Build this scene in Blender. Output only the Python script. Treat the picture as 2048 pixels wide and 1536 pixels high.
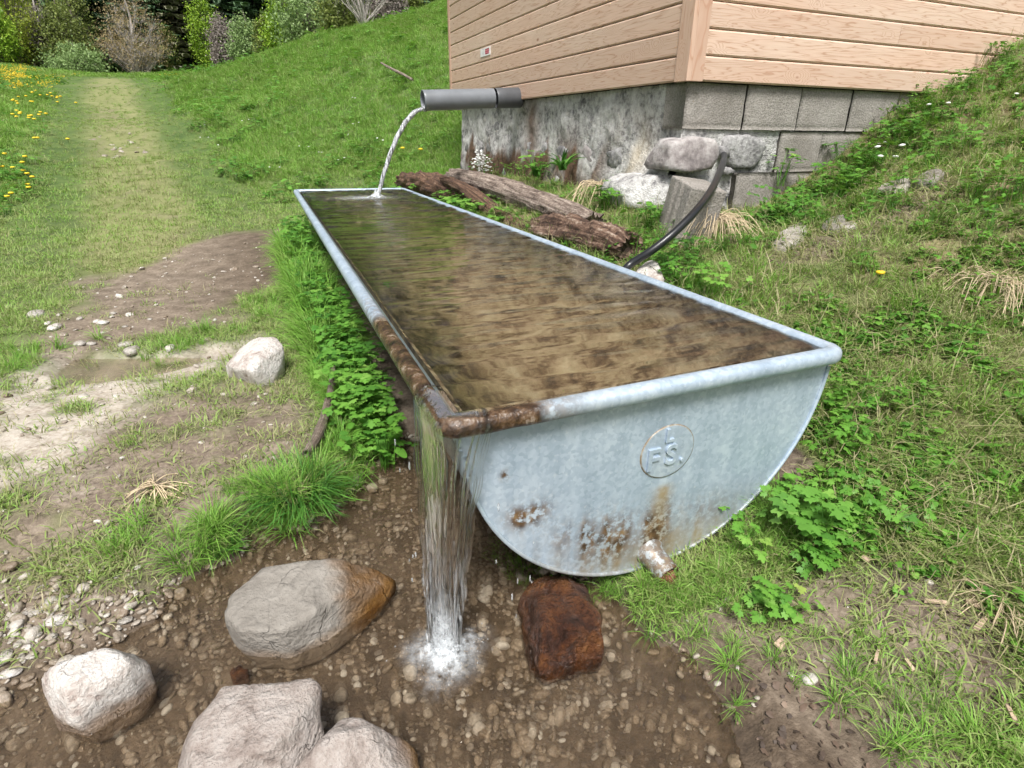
import bpy, bmesh, math, random
import numpy as np
from mathutils import Matrix, Vector

# ---------------------------------------------------------------- scene reset
for o in list(bpy.data.objects):
    bpy.data.objects.remove(o)
SC = bpy.context.scene
COL = SC.collection
rng = np.random.default_rng(11)
random.seed(11)

# ---------------------------------------------------------------- camera
YAW, PITCH, ROLL, FPX = 0.40149, 0.41578, 0.010405, 1135.9
CAM = np.array([-0.28205, -1.00075, 1.18841])

def cam_axes(yaw, pitch, roll):
    f = np.array([math.sin(yaw)*math.cos(pitch), math.cos(yaw)*math.cos(pitch), -math.sin(pitch)])
    r = np.array([math.cos(yaw), -math.sin(yaw), 0.0])
    u = np.cross(r, f)
    c, s = math.cos(roll), math.sin(roll)
    return np.array([c*r + s*u, -s*r + c*u, f])
CM = cam_axes(YAW, PITCH, ROLL)
cam_data = bpy.data.cameras.new('camera')
cam = bpy.data.objects.new('camera', cam_data)
COL.objects.link(cam)
m = Matrix.Identity(4)
for i in range(3):
    m[i][0] = CM[0][i]; m[i][1] = CM[1][i]; m[i][2] = -CM[2][i]; m[i][3] = CAM[i]
cam.matrix_world = m
cam_data.sensor_width = 36.0
cam_data.lens = FPX/2048*36.0
cam_data.clip_start = 0.02
cam_data.clip_end = 1000
SC.camera = cam

# ---------------------------------------------------------------- world, sun, exposure
SUN_EL, SUN_AZ = math.radians(58), math.radians(205)      # azimuth from +Y, clockwise
wd = bpy.data.worlds.new('World'); SC.world = wd; wd.use_nodes = True
wn = wd.node_tree.nodes; wl = wd.node_tree.links
wn.clear()
sky = wn.new('ShaderNodeTexSky'); sky.sky_type = 'NISHITA'; sky.sun_disc = False
sky.sun_elevation = SUN_EL; sky.sun_rotation = SUN_AZ
sky.air_density = 1.0; sky.dust_density = 4.0; sky.ozone_density = 1.0
hs = wn.new('ShaderNodeHueSaturation'); hs.inputs['Saturation'].default_value = 0.35
bg = wn.new('ShaderNodeBackground'); bg.inputs['Strength'].default_value = 0.072
wo = wn.new('ShaderNodeOutputWorld')
wl.new(sky.outputs[0], hs.inputs['Color']); wl.new(hs.outputs[0], bg.inputs['Color']); wl.new(bg.outputs[0], wo.inputs['Surface'])
sd = bpy.data.lights.new('sun', 'SUN'); sd.energy = 2.8; sd.angle = math.radians(18); sd.color = (1.0, 0.97, 0.93)
sun = bpy.data.objects.new('sun', sd); COL.objects.link(sun)
sdir = Vector((math.sin(SUN_AZ)*math.cos(SUN_EL), math.cos(SUN_AZ)*math.cos(SUN_EL), math.sin(SUN_EL)))
sun.rotation_euler = sdir.to_track_quat('Z', 'Y').to_euler()
sun.location = (0, 0, 30)
vs = SC.view_settings
vs.view_transform = 'Standard'; vs.look = 'None'; vs.gamma = 1.0; vs.use_curve_mapping = False
vs.exposure = 1.05
cy = SC.cycles
cy.use_denoising = True
cy.max_bounces = 6; cy.diffuse_bounces = 2; cy.glossy_bounces = 2; cy.transmission_bounces = 5; cy.transparent_max_bounces = 10
cy.use_adaptive_sampling = True; cy.adaptive_threshold = 0.05; cy.use_light_tree = False
cy.sample_clamp_indirect = 6.0

# ---------------------------------------------------------------- pixel -> world helpers (2048 x 1536 reference frame)
def ray(x, y):
    return CM.T @ np.array([(x-1024)/FPX, -(y-768)/FPX, 1.0])
def on(x, y, ax, val):
    d = ray(x, y); t = (val - CAM[ax])/d[ax]
    return CAM + t*d
def onz(x, y, z): return on(x, y, 2, z)
def azd(x, y, dist):                      # point at horizontal distance along a pixel's direction (xy only)
    d = ray(x, y); h = math.hypot(d[0], d[1])
    return CAM[:2] + d[:2]/h*dist

# ---------------------------------------------------------------- noise
def _hash(ix, iy, iz, seed):
    h = (ix.astype(np.int64)*374761393 + iy.astype(np.int64)*668265263 + iz.astype(np.int64)*2147483647 + seed*974634777) & 0xffffffff
    h = ((h ^ (h >> 13))*1274126177) & 0xffffffff
    h = ((h ^ (h >> 16))*2246822519) & 0xffffffff
    return ((h ^ (h >> 15)) & 0xffffff)/float(0xffffff)
def vnoise(p, seed=0):
    p = np.asarray(p, float)
    if p.shape[1] == 2: p = np.column_stack([p, np.zeros(len(p))])
    i = np.floor(p).astype(np.int64); f = p - i; f = f*f*(3-2*f)
    r = 0
    for dx in (0, 1):
        wx = f[:, 0] if dx else 1-f[:, 0]
        for dy in (0, 1):
            wy = f[:, 1] if dy else 1-f[:, 1]
            for dz in (0, 1):
                wz = f[:, 2] if dz else 1-f[:, 2]
                r = r + wx*wy*wz*_hash(i[:, 0]+dx, i[:, 1]+dy, i[:, 2]+dz, seed)
    return r*2-1
def fbm(p, octv=4, seed=0, gain=0.5):
    p = np.asarray(p, float); a = 1.0; r = 0; n = 0
    for k in range(octv):
        r = r + a*vnoise(p*(2.03**k) + 17.3*k, seed+k); n += a; a *= gain
    return r/n
def sm(e0, e1, x):
    t = np.clip((np.asarray(x, float)-e0)/(e1-e0), 0, 1)
    return t*t*(3-2*t)

# ---------------------------------------------------------------- object helpers
WLOC = {}
def mesh_from(name, V, F, smooth=True):
    me = bpy.data.meshes.new(name)
    V = np.asarray(V, np.float32)
    if isinstance(F, np.ndarray) and F.ndim == 2:
        k = F.shape[1]
        me.vertices.add(len(V)); me.vertices.foreach_set('co', V.ravel())
        me.loops.add(F.size); me.loops.foreach_set('vertex_index', F.astype(np.int32).ravel())
        me.polygons.add(len(F))
        me.polygons.foreach_set('loop_start', np.arange(0, F.size, k, dtype=np.int32))
        me.update(calc_edges=True)
    else:
        me.from_pydata([tuple(map(float, v)) for v in V], [], [tuple(int(i) for i in f) for f in F])
        me.update()
    if smooth:
        me.polygons.foreach_set('use_smooth', np.ones(len(me.polygons), bool))
    me.validate()
    return me
def link(o, parent=None, loc=None):
    COL.objects.link(o)
    if parent is not None: o.parent = parent
    return o
def tag(o, label, cat, group=None, kind=None):
    if label: o['label'] = label
    if cat: o['category'] = cat
    if group: o['group'] = group
    if kind: o['kind'] = kind
    return o
def thing(name, loc, label, cat, group=None):
    o = bpy.data.objects.new(name, None); COL.objects.link(o)
    o.location = [float(v) for v in loc]; o.empty_display_size = 0.1
    WLOC[o.name] = np.array(loc, float)
    return tag(o, label, cat, group)
def obj(name, V, F, mat, parent=None, smooth=True, origin=None):
    """mesh object; V in world coordinates, parent (translated only) or origin is subtracted"""
    V = np.asarray(V, float)
    base = WLOC[parent.name] if parent is not None else np.zeros(3)
    org = base if origin is None else np.asarray(origin, float)
    me = mesh_from(name, V-org, F, smooth)
    o = bpy.data.objects.new(name, me); COL.objects.link(o)
    if parent is not None: o.parent = parent
    o.location = [float(v) for v in (org-base)]
    WLOC[o.name] = org
    if mat is not None:
        for mt in (mat if isinstance(mat, (list, tuple)) else [mat]): me.materials.append(mt)
    return o
def vattr(o, name, arr):
    me = o.data
    arr = np.asarray(arr, np.float32)
    if arr.ndim == 1:
        a = me.attributes.new(name, 'FLOAT', 'POINT'); a.data.foreach_set('value', arr)
    else:
        if arr.shape[1] == 3: arr = np.column_stack([arr, np.ones(len(arr), np.float32)])
        a = me.attributes.new(name, 'FLOAT_COLOR', 'POINT'); a.data.foreach_set('color', np.ascontiguousarray(arr, np.float32).ravel())
def grid_faces(nu, nv, wrap_v=False):
    i, j = np.meshgrid(np.arange(nu-1), np.arange(nv if wrap_v else nv-1), indexing='ij')
    j2 = (j+1) % nv
    return np.stack([i*nv+j, (i+1)*nv+j, (i+1)*nv+j2, i*nv+j2], -1).reshape(-1, 4)
def tube(P, R, n=8, cap=True):
    P = np.asarray(P, float); k = len(P)
    R = np.full(k, R) if np.isscalar(R) else np.asarray(R, float)
    T = np.gradient(P, axis=0); T /= np.linalg.norm(T, axis=1)[:, None]+1e-12
    ref = np.array([0, 0, 1.0]) if abs(T[0][2]) < 0.9 else np.array([1.0, 0, 0])
    N = []
    u = np.cross(T[0], ref); u /= np.linalg.norm(u)
    for t in T:
        u = u - t*(u@t); u /= np.linalg.norm(u)+1e-12; N.append(u.copy())
    N = np.array(N); B = np.cross(T, N)
    a = np.linspace(0, 2*np.pi, n, endpoint=False)
    V = (P[:, None, :] + R[:, None, None]*(np.cos(a)[None, :, None]*N[:, None, :] + np.sin(a)[None, :, None]*B[:, None, :])).reshape(-1, 3)
    F = [tuple(f) for f in grid_faces(k, n, True)[:, ::-1]]
    if cap:
        F.append(tuple(range(n))[::1]); F.append(tuple(range((k-1)*n, k*n))[::-1])
    return V, F
class MB:
    def __init__(s): s.V = []; s.F = []; s.n = 0
    def add(s, V, F):
        V = np.asarray(V, float); s.V.append(V); s.F += [tuple(int(i)+s.n for i in f) for f in F]; s.n += len(V)
    def box(s, lo, hi):
        x0, y0, z0 = lo; x1, y1, z1 = hi
        s.add([(x0,y0,z0),(x1,y0,z0),(x1,y1,z0),(x0,y1,z0),(x0,y0,z1),(x1,y0,z1),(x1,y1,z1),(x0,y1,z1)],
              [(0,3,2,1),(4,5,6,7),(0,1,5,4),(1,2,6,5),(2,3,7,6),(3,0,4,7)])
    def tube(s, P, R, n=8): s.add(*tube(P, R, n))
    def verts(s): return np.concatenate(s.V)
def catmull(P, k=8):
    P = np.asarray(P, float); Q = np.vstack([2*P[0]-P[1], P, 2*P[-1]-P[-2]]); out = []
    for i in range(len(P)-1):
        p0, p1, p2, p3 = Q[i:i+4]
        for t in np.linspace(0, 1, k, endpoint=False):
            out.append(.5*((2*p1)+(-p0+p2)*t+(2*p0-5*p1+4*p2-p3)*t*t+(-p0+3*p1-3*p2+p3)*t**3))
    out.append(P[-1]); return np.array(out)

# ---------------------------------------------------------------- material helpers
class NT:
    def __init__(s, name):
        s.m = bpy.data.materials.new(name); s.m.use_nodes = True
        s.t = s.m.node_tree; s.t.nodes.clear()
        s.out = s.t.nodes.new('ShaderNodeOutputMaterial')
    def n(s, typ, ins=None, **kw):
        nd = s.t.nodes.new(typ)
        for k, v in kw.items(): setattr(nd, k, v)
        for k, v in (ins or {}).items(): s.set(nd, k, v)
        return nd
    def set(s, nd, k, v):
        sock = nd.inputs[k]
        if isinstance(v, bpy.types.Node): v = v.outputs[0]
        if hasattr(v, 'is_output'): s.t.links.new(v, sock)
        else:
            if sock.type == 'RGBA' and hasattr(v, '__len__') and len(v) == 3: v = (*v, 1)
            sock.default_value = v
    def coord(s, which='Object'): return s.n('ShaderNodeTexCoord').outputs[which]
    def mapping(s, vec, scale=(1,1,1), loc=(0,0,0)):
        return s.n('ShaderNodeMapping', {'Vector': vec, 'Scale': scale, 'Location': loc}).outputs[0]
    def noise(s, vec, scale, detail=4, rough=.55, dist=0):
        return s.n('ShaderNodeTexNoise', {'Vector': vec, 'Scale': scale, 'Detail': detail, 'Roughness': rough, 'Distortion': dist}).outputs['Fac']
    def voro(s, vec, scale, feature='F1', out='Distance'):
        return s.n('ShaderNodeTexVoronoi', {'Vector': vec, 'Scale': scale}, feature=feature).outputs[out]
    def ramp(s, fac, stops, interp='LINEAR'):
        r = s.n('ShaderNodeValToRGB', {'Fac': fac}); cr = r.color_ramp; cr.interpolation = interp
        while len(cr.elements) < len(stops): cr.elements.new(0.5)
        for e, (p, c) in zip(cr.elements, stops):
            e.position = p; c = (c, c, c) if np.isscalar(c) else c
            e.color = (*c, 1)
        return r.outputs['Color']
    def mix(s, fac, a, b, mode='MIX'):
        nd = s.n('ShaderNodeMix', data_type='RGBA', blend_type=mode)
        s.set(nd, 0, fac); s.set(nd, 6, a); s.set(nd, 7, b)
        return nd.outputs[2]
    def math(s, op, a, b=0.0, clamp=False):
        nd = s.n('ShaderNodeMath', operation=op, use_clamp=clamp); s.set(nd, 0, a); s.set(nd, 1, b); return nd.outputs[0]
    def attr(s, name, typ='GEOMETRY', out='Color'):
        nd = s.n('ShaderNodeAttribute', attribute_name=name, attribute_type=typ); return nd.outputs[out]
    def sep(s, c): return s.n('ShaderNodeSeparateColor', {'Color': c}).outputs
    def bump(s, h, strength=.5, dist=.01, normal=None):
        d = {'Height': h, 'Strength': strength, 'Distance': dist}
        if normal is not None: d['Normal'] = normal
        return s.n('ShaderNodeBump', d).outputs[0]
    def bsdf(s, **kw):
        return s.n('ShaderNodeBsdfPrincipled', {k.replace('_', ' '): v for k, v in kw.items()})
    def done(s, surf):
        s.t.links.new(surf.outputs[0] if isinstance(surf, bpy.types.Node) else surf, s.out.inputs['Surface']); return s.m
def simple(name, col, rough=.7, var=.25, scale=20, bump=.3, bdist=.004, metallic=0, spec=.4):
    k = NT(name); c = k.coord(); nz = k.noise(c, scale, 5)
    a = tuple(v*(1-var) for v in col); b = tuple(min(1, v*(1+var)) for v in col)
    b_ = k.bsdf(Base_Color=k.ramp(nz, [(.3, a), (.7, b)]), Roughness=rough, Metallic=metallic, Specular_IOR_Level=spec,
                Normal=k.bump(k.noise(c, scale*2.5, 5), bump, bdist))
    return k.done(b_)

# ---------------------------------------------------------------- terrain height
CP = np.array([
 # stream and foreground
 (-2.5,-1.2,.02),(-1.2,-.6,.0),(-.28,-1.2,.0),(0.2,-.7,.0),(.45,-1.2,.03),(1.0,-1.0,.08),(-.2,.3,.01),(.05,1.0,.03),(-.9,-.05,.02),(0,0,0),
 (.5,.4,.02),(.5,2.0,.05),(.5,4.0,.1),(.5,5.6,.32),
 # left terrace
 (-.33,.75,.10),(-.25,1.1,.09),(-.46,1.7,.13),(-1.13,1.5,.11),(-1.5,1.95,.11),(-.65,1.1,.10),(-1.0,.9,.085),(-1.3,.45,.05),(-2.2,.8,.08),
 (-.94,2.25,.055),(-1.35,2.15,.06),(-.45,2.35,.10),(-1.55,3.2,.13),(-.3,3.1,.13),(-.22,4.2,.19),(-.15,5.2,.26),(-1.0,4.4,.15),(-2.6,3.5,.16),(-3.2,1.8,.13),
 (-.1,2.0,.08),(-.1,3.0,.12),
 # mid meadow and path
 (.1,7.8,.36),(-1.5,6.6,.24),(-3.5,9.0,.38),(-.85,9.6,.6),(-2.6,12.5,.75),(-4.6,12,.85),(-3.9,21.5,1.4),(-7,21,1.75),(-6.6,37,2.7),(-11,36,3.3),
 (-11,63,4.9),(-16,60,5.6),(-26,60,6.5),(-20,30,3.6),(-9,12,1.3),(-7,5,.4),(-12.3,72,5.3),(-10,80,6.5),
 # mound on the right of the path
 (1.45,8.6,.72),(1.75,11,1.15),(.2,13,1.15),(2.7,17.5,3.0),(.6,20,2.2),(-1.5,24,2.0),(2.6,27.5,4.75),(-2.2,42,4.55),(-4.5,50,4.6),(8.5,25,6.2),(6,15,3.7),(2.8,9.5,1.35),(4,34,5.3),(0,55,5.2),(12,35,7.2),
 # beside and behind the hut
 (1.25,5.6,.45),(1.6,7,.58),(2.0,6.4,.68),(2.3,8,1.0),(4,9,2.2),(6,6,2.6),(7,2.5,2.9),(9,0,3.2),
 # right bank
 (1.2,4.6,.56),(1.2,3.2,.58),(1.22,1.8,.58),(1.22,.9,.5),(1.2,.3,.38),(1.12,.02,.28),(1.8,5,.72),(1.85,3.5,.76),(1.95,2.5,.83),(1.98,1.9,.80),
 (1.6,1.2,.60),(1.6,.75,.54),(2.2,1.5,.70),(2.45,1.85,.72),(2.86,1.85,.80),(3.4,1.85,1.08),(3.75,1.85,1.36),(4.3,1.8,1.5),(4.9,1.85,1.84),(5.6,1.4,2.1),
 (1.45,.1,.39),(2.15,.5,.74),(2.2,.1,.60),(2.9,.8,1.02),(3.3,.4,1.12),(1.5,-.36,.28),(.88,-.74,.1),(.87,-.38,.11),(.62,-.1,.06),(.85,0.0,.10),(2.6,-.6,.66),(4,-.5,1.3),(2,-1.5,.35),
 # far forest slope
 (-30,85,12),(-15,95,13),(0,85,10),(15,85,14),(-40,120,32),(-10,130,34),(20,120,34),(40,60,22),(-60,60,14),(-60,0,2),(40,0,14),(0,-30,-.2),(-30,-30,-.2),(30,-30,3),(0,220,60),(-90,220,60),(90,220,60),
])
def _rbf_fit():
    P, z = CP[:, :2], CP[:, 2]
    S = np.array([np.sign(P[:, k])*np.log1p(np.abs(P[:, k]-[-.28, -1.0][k])/3.0)*0 + P[:, k] for k in (0, 1)]).T
    D = np.linalg.norm(S[:, None]-S[None], axis=2)
    n = len(P); A = np.zeros((n+1, n+1)); A[:n, :n] = D + 1e-6*np.eye(n); A[n, :n] = 1; A[:n, n] = 1
    return S, np.linalg.solve(A, np.append(z, 0))
_S, _W = _rbf_fit()
def Hbase(x, y):
    p = np.column_stack([np.ravel(x), np.ravel(y)])
    out = np.empty(len(p))
    for k in range(0, len(p), 40000):
        q = p[k:k+40000]
        D = np.sqrt(((q[:, None, :]-_S[None])**2).sum(2) + 0.0016)
        out[k:k+40000] = D@_W[:-1] + _W[-1]
    return out
def poly_sdf(x, y, poly):
    """positive inside"""
    p = np.column_stack([x, y]); Q = np.asarray(poly, float); n = len(Q)
    d = np.full(len(p), 1e9); inside = np.zeros(len(p), bool)
    for i in range(n):
        a, b = Q[i], Q[(i+1) % n]; e = b-a
        t = np.clip(((p-a)@e)/(e@e+1e-12), 0, 1)
        d = np.minimum(d, np.hypot(*(p-(a+t[:, None]*e)).T))
        c = ((a[1] > p[:, 1]) != (b[1] > p[:, 1]))
        with np.errstate(divide='ignore', invalid='ignore'):
            xi = (b[0]-a[0])*(p[:, 1]-a[1])/(b[1]-a[1]+1e-15)+a[0]
        inside ^= c & (p[:, 0] < xi)
    return np.where(inside, d, -d)
STREAM = [tuple(onz(px, py, 0)[:2]) for px, py in
          [(1470,1536),(1440,1400),(1380,1320),(1290,1268),(1225,1210),(1170,1160),(1080,1130)]]
STREAM += [(.40,.25),(.36,.9),(.10,1.15),(-.02,1.0)]
STREAM += [tuple(onz(px, py, 0)[:2]) for px, py in
          [(735,935),(690,1010),(600,1062),(505,1062),(470,1120),(335,1178),(300,1245),(150,1330),(0,1385),(-300,1480)]]
STREAM += [(-2.6,-.3),(-2.6,-1.6),(.2,-1.6)]
DITCH = [tuple(onz(px, py, .06)[:2]) for px, py in [(100,745),(140,715),(240,715),(330,712),(480,705),(500,716),(400,730),(330,745),(230,760),(150,765)]]
TR_X0, TR_X1, TR_L = 0.055, 1.125, 5.175
def tub_r(x):                                   # outer tub surface height at x
    return 0.60 - np.sqrt(np.maximum(0.535**2-(x-0.59)**2, 0))
def H(x, y, fine=True):
    x = np.ravel(np.asarray(x, float)); y = np.ravel(np.asarray(y, float))
    z = Hbase(x, y)
    dist = np.hypot(x-CAM[0], y-CAM[1])
    near = dist < 14
    if fine:
        p = np.column_stack([x, y])
        z = z + 0.10*fbm(p*.45, 3, 5)*sm(2.5, 9, dist) + .35*fbm(p*.12, 3, 8)*sm(10, 40, dist)*(1-sm(55, 75, dist))
        z = z + 0.016*fbm(p*3.1, 3, 21)*(1-sm(20, 60, dist)) + 0.007*fbm(p*14, 3, 31)*(1-sm(5, 12, dist)) + 0.0035*fbm(p*46, 2, 41)*(1-sm(2.5, 5, dist))
    # stream cut
    n = np.where(dist < 8)[0]
    s = poly_sdf(x[n], y[n], STREAM)
    if fine: s = s + .035*fbm(np.column_stack([x[n], y[n]])*7, 3, 77)
    zz = z[n]
    bed = -(.012 + .052*sm(0, .16, s)) + (.010*fbm(np.column_stack([x[n], y[n]])*11, 3, 91) if fine else 0)
    bank = np.maximum(zz, .015)
    k = sm(-.10, 0.0, s)
    z[n] = np.where(s > 0, bed, bank*(1-k) + 0.002*k)
    s2 = poly_sdf(x[n], y[n], DITCH)
    z[n] = z[n] - (.035*sm(-.06, .04, s2))*(s < 0)
    # keep clear of the tub
    m_ = (x > -.05) & (x < 1.2) & (y > -.0) & (y < TR_L)
    lim = np.where((x > TR_X0) & (x < TR_X1), tub_r(x)-.02, 9)
    z = np.where(m_, np.minimum(z, np.maximum(lim, -.06)), z)
    return z
def Hs(x, y): return float(H([x], [y])[0])
def gnd(px, py, up=0.0):
    d = ray(px, py); t = np.concatenate([np.linspace(.4, 8, 600), np.linspace(8, 150, 1500)])/np.linalg.norm(d[:2])*1.0
    P = CAM + t[:, None]*d
    h = H(P[:, 0], P[:, 1], False) + up
    k = np.where(P[:, 2] <= h)[0]
    if len(k) == 0: return P[-1]
    k = k[0]
    if k == 0: return P[0]
    a, b = P[k-1][2]-h[k-1], P[k][2]-h[k]; w = a/(a-b+1e-12)
    q = P[k-1]*(1-w)+P[k]*w
    q[2] = Hs(q[0], q[1]) + up
    return q
def gpoly(pts): return [tuple(gnd(*p)[:2]) for p in pts]

# ---------------------------------------------------------------- ground cover masks
DIRT_A = gpoly([(190,555),(330,505),(450,470),(560,462),(622,522),(560,560),(430,640),(260,692),(120,725),(40,690),(130,605)])
PALE_A = gpoly([(-40,745),(250,703),(470,690),(430,745),(310,790),(225,865),(130,935),(-40,990)])
DIRT_B = gpoly([(-40,900),(250,800),(440,775),(600,800),(640,900),(560,960),(470,1040),(400,1090),(300,1080),(-40,1180)])
GRAV = gpoly([(-40,1190),(150,1175),(290,1190),(300,1250),(130,1335),(-40,1390)])
MUD_R = gpoly([(1230,1225),(1400,1300),(1480,1340),(1600,1440),(1700,1536),(1800,1600),(1100,1600),(1150,1300)])
MUD_P = gpoly([(1480,1290),(1540,1300),(1560,1380),(1700,1420),(1800,1536),(1450,1536),(1420,1440)])
DIRT_R = gpoly([(1640,1200),(1800,1130),(2100,1110),(2100,1430),(1950,1470),(1850,1330),(1700,1300)])
DIRT_S = gpoly([(1440,1240),(1650,1180),(2100,1040),(2100,1600),(1430,1600)])
DIRT_H = gpoly([(1480,520),(1640,470),(1850,380),(1900,340),(1900,400),(1700,500),(1560,545)])
BANK_R = gpoly([(1900,590),(2100,590),(2100,650),(1960,640)])
PATHL = [tuple(gnd(*p)[:2]) for p in [(300,520),(290,440),(270,370),(255,300),(240,250),(225,200),(215,160)]]
def line_d(x, y, L):
    p = np.column_stack([x, y]); d = np.full(len(p), 1e9)
    for a, b in zip(L[:-1], L[1:]):
        a = np.array(a); b = np.array(b); e = b-a; t = np.clip(((p-a)@e)/(e@e), 0, 1)
        d = np.minimum(d, np.hypot(*(p-(a+t[:, None]*e)).T))
    return d
def masks(x, y, z):
    x = np.ravel(x); y = np.ravel(y); p = np.column_stack([x, y])
    n1 = fbm(p*2.2, 4, 3); n2 = fbm(p*7, 4, 13); n3 = fbm(p*.35, 3, 23)
    dist = np.hypot(x-CAM[0], y-CAM[1])
    def reg(P, soft, k=.18):
        return sm(-soft, soft, poly_sdf(x, y, P) + k*n1 + .08*n2)
    nearm = dist < 14
    dirt = np.zeros(len(x)); pale = dirt.copy(); mud = dirt.copy(); dry = dirt.copy()
    dirt = np.maximum(dirt, reg(DIRT_A, .16, .34)*.97)
    dirt = np.maximum(dirt, reg(DIRT_B, .25, .25)*sm(-.95, .12, .5*n1+.8*n2+.5*fbm(p*19, 2, 19)))
    dirt = np.maximum(dirt, reg(DIRT_R, .12)*sm(-.7, .0, n2+.3*n1))
    dirt = np.maximum(dirt, reg(DIRT_H, .08, .08)*.9)
    dirt = np.maximum(dirt, reg(DIRT_S, .10)*sm(-.85, -.05, n2+.45*n1)*.97)
    dirt = np.maximum(dirt, reg(MUD_R, .05, .05))
    dirt = np.maximum(dirt, reg(GRAV, .06, .08))
    pale = np.maximum(pale, reg(PALE_A, .16, .25)*sm(-.7, .0, n2+.5*n1))
    pd = line_d(x, y, PATHL); pw = .45 + .018*dist
    path = 1-sm(.5, 1.25, pd/pw + .3*n1 + .15*n2)
    path = path*sm(3.5, 6, dist)
    dirt = np.maximum(dirt, path*sm(.25, .75, n1*.7+n2*.7+.15)*.45)
    mud = np.maximum(reg(MUD_R, .06, .05), sm(.03, .0, z)*(dist < 7)*(y < 2))
    mud = np.maximum(mud, .8*reg(DIRT_A, .1, .1)*sm(-1.1, -.25, x))
    mud = np.maximum(mud, reg(MUD_P, .05, .08)*.6)
    mud = np.maximum(mud, .35*sm(-.03, .03, poly_sdf(x, y, DITCH)))
    right = sm(-.05, .25, x-1.15+.0*y)*(dist < 8)
    dry = right*sm(-.55, .35, n2*.9+n1*.4)*.9
    under = ((x > -.02) & (x < 1.15) & (y > -.02) & (y < 5.1)).astype(float)
    dirt = np.maximum(dirt, under)
    return dict(dirt=np.clip(dirt, 0, 1), pale=np.clip(pale, 0, 1), mud=np.clip(mud, 0, 1), dry=np.clip(dry, 0, 1), path=path, n1=n1, n2=n2, n3=n3, dist=dist)

# ---------------------------------------------------------------- ground mesh
def spaced(lo, a, b, hi, st, g=1.09):
    mid = np.arange(a, b, st); L = []; s = st; v = a
    while v > lo: s = min(s*g, 6); v -= s; L.append(v)
    Rr = []; s = st; v = mid[-1]
    while v < hi: s = min(s*g, 6); v += s; Rr.append(v)
    return np.array(L[::-1]+list(mid)+Rr)
xs = spaced(-140, -1.9, 2.4, 140, .014, 1.07); ys = spaced(-30, -.9, 2.6, 240, .014, 1.045)
GX, GY = np.meshgrid(xs, ys, indexing='ij')
gz = H(GX, GY)
MK = masks(GX.ravel(), GY.ravel(), gz)

k = NT('ground')
co = k.coord(); a = k.sep(k.attr('mask')); b2 = k.sep(k.attr('mask_b'))
nA = k.noise(co, 9, 6); nB = k.noise(co, 60, 5); nC = k.noise(co, 2.0, 4)
soil = k.ramp(k.mix(.5, nA, nB), [(.32, (.080,.060,.044)), (.5, (.175,.137,.104)), (.68, (.30,.245,.192))])
pale = k.ramp(k.mix(.55, nA, nB), [(.33, (.20,.165,.128)), (.45, (.34,.295,.242)), (.53, (.42,.375,.318)), (.66, (.49,.45,.395))])
turf = k.ramp(k.mix(.5, nA, nC), [(.3, (.060,.085,.025)), (.5, (.105,.135,.045)), (.72, (.17,.175,.075))])
turff = k.ramp(k.mix(.45, nC, nA), [(.35, (.045,.080,.018)), (.5, (.070,.115,.026)), (.66, (.110,.150,.042))])
turf = k.mix(b2[0], turf, turff)
dryc = k.ramp(nB, [(.3, (.13,.095,.05)), (.7, (.30,.235,.14))])
pathc = k.ramp(k.mix(.5, nA, nC), [(.35, (.16,.175,.062)), (.65, (.25,.24,.115))])
c = k.mix(k.math('MULTIPLY', b2[1], .8), turf, pathc)
c = k.mix(a[2], c, dryc); c = k.mix(a[0], c, soil); c = k.mix(a[1], c, pale)
mudc = k.ramp(k.mix(.5, nA, nB), [(.3, (.032,.022,.014)), (.52, (.086,.061,.040)), (.72, (.175,.132,.093))])
wet = k.attr('wet', out='Fac')
c = k.mix(wet, c, mudc)
wetness = k.math('MULTIPLY', wet, k.ramp(nA, [(.35, .35), (.6, 1.0)]))
rgh = k.n('ShaderNodeMapRange', {'Value': wetness, 'To Min': .95, 'To Max': .62})
bh = k.math('ADD', k.math('MULTIPLY', nB, .6), k.noise(co, 180, 4))
k.bump_n = k.bump(bh, .7, .006)
M_GROUND = k.done(k.bsdf(Base_Color=c, Roughness=rgh.outputs[0], Specular_IOR_Level=.35, Normal=k.bump_n))
ground = obj('ground', np.column_stack([GX.ravel(), GY.ravel(), gz]), grid_faces(len(xs), len(ys)), M_GROUND)
tag(ground, 'uneven ground of meadow, trampled soil and stream bank', None, kind='structure')
vattr(ground, 'mask', np.column_stack([MK['dirt'], MK['pale'], MK['dry']]))
vattr(ground, 'mask_b', np.column_stack([sm(4, 12, MK['dist']), MK['path'], MK['dist']*0]))
vattr(ground, 'wet', MK['mud'])

# ---------------------------------------------------------------- stream and puddle water
def water_mat(name, tint, rough, b_scale, b_str, spec_ior=1.33, film=0.0, gloss_b=None):
    k = NT(name); co = k.coord()
    h = k.math('ADD', k.noise(k.mapping(co, b_scale), 1.0, 4, .6, .4), k.math('MULTIPLY', k.noise(k.mapping(co, tuple(v*3.1 for v in b_scale)), 1.0, 3), .4))
    nrm = k.bump(h, b_str, .01)
    nrg = k.bump(h, gloss_b or b_str, .01)
    fr = k.n('ShaderNodeFresnel', {'IOR': spec_ior, 'Normal': nrg})
    tr = k.n('ShaderNodeBsdfTransparent', {'Color': tint})
    rf = k.n('ShaderNodeBsdfRefraction', {'Color': tint, 'Roughness': 0.0, 'IOR': spec_ior, 'Normal': nrm})
    tr = k.n('ShaderNodeMixShader', {0: film, 1: tr.outputs[0], 2: rf.outputs[0]})
    gl = k.n('ShaderNodeBsdfGlossy', {'Color': (1, 1, 1), 'Roughness': rough, 'Normal': nrg})
    mx = k.n('ShaderNodeMixShader', {0: fr.outputs[0], 1: tr.outputs[0], 2: gl.outputs[0]})
    return k.done(mx)
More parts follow.
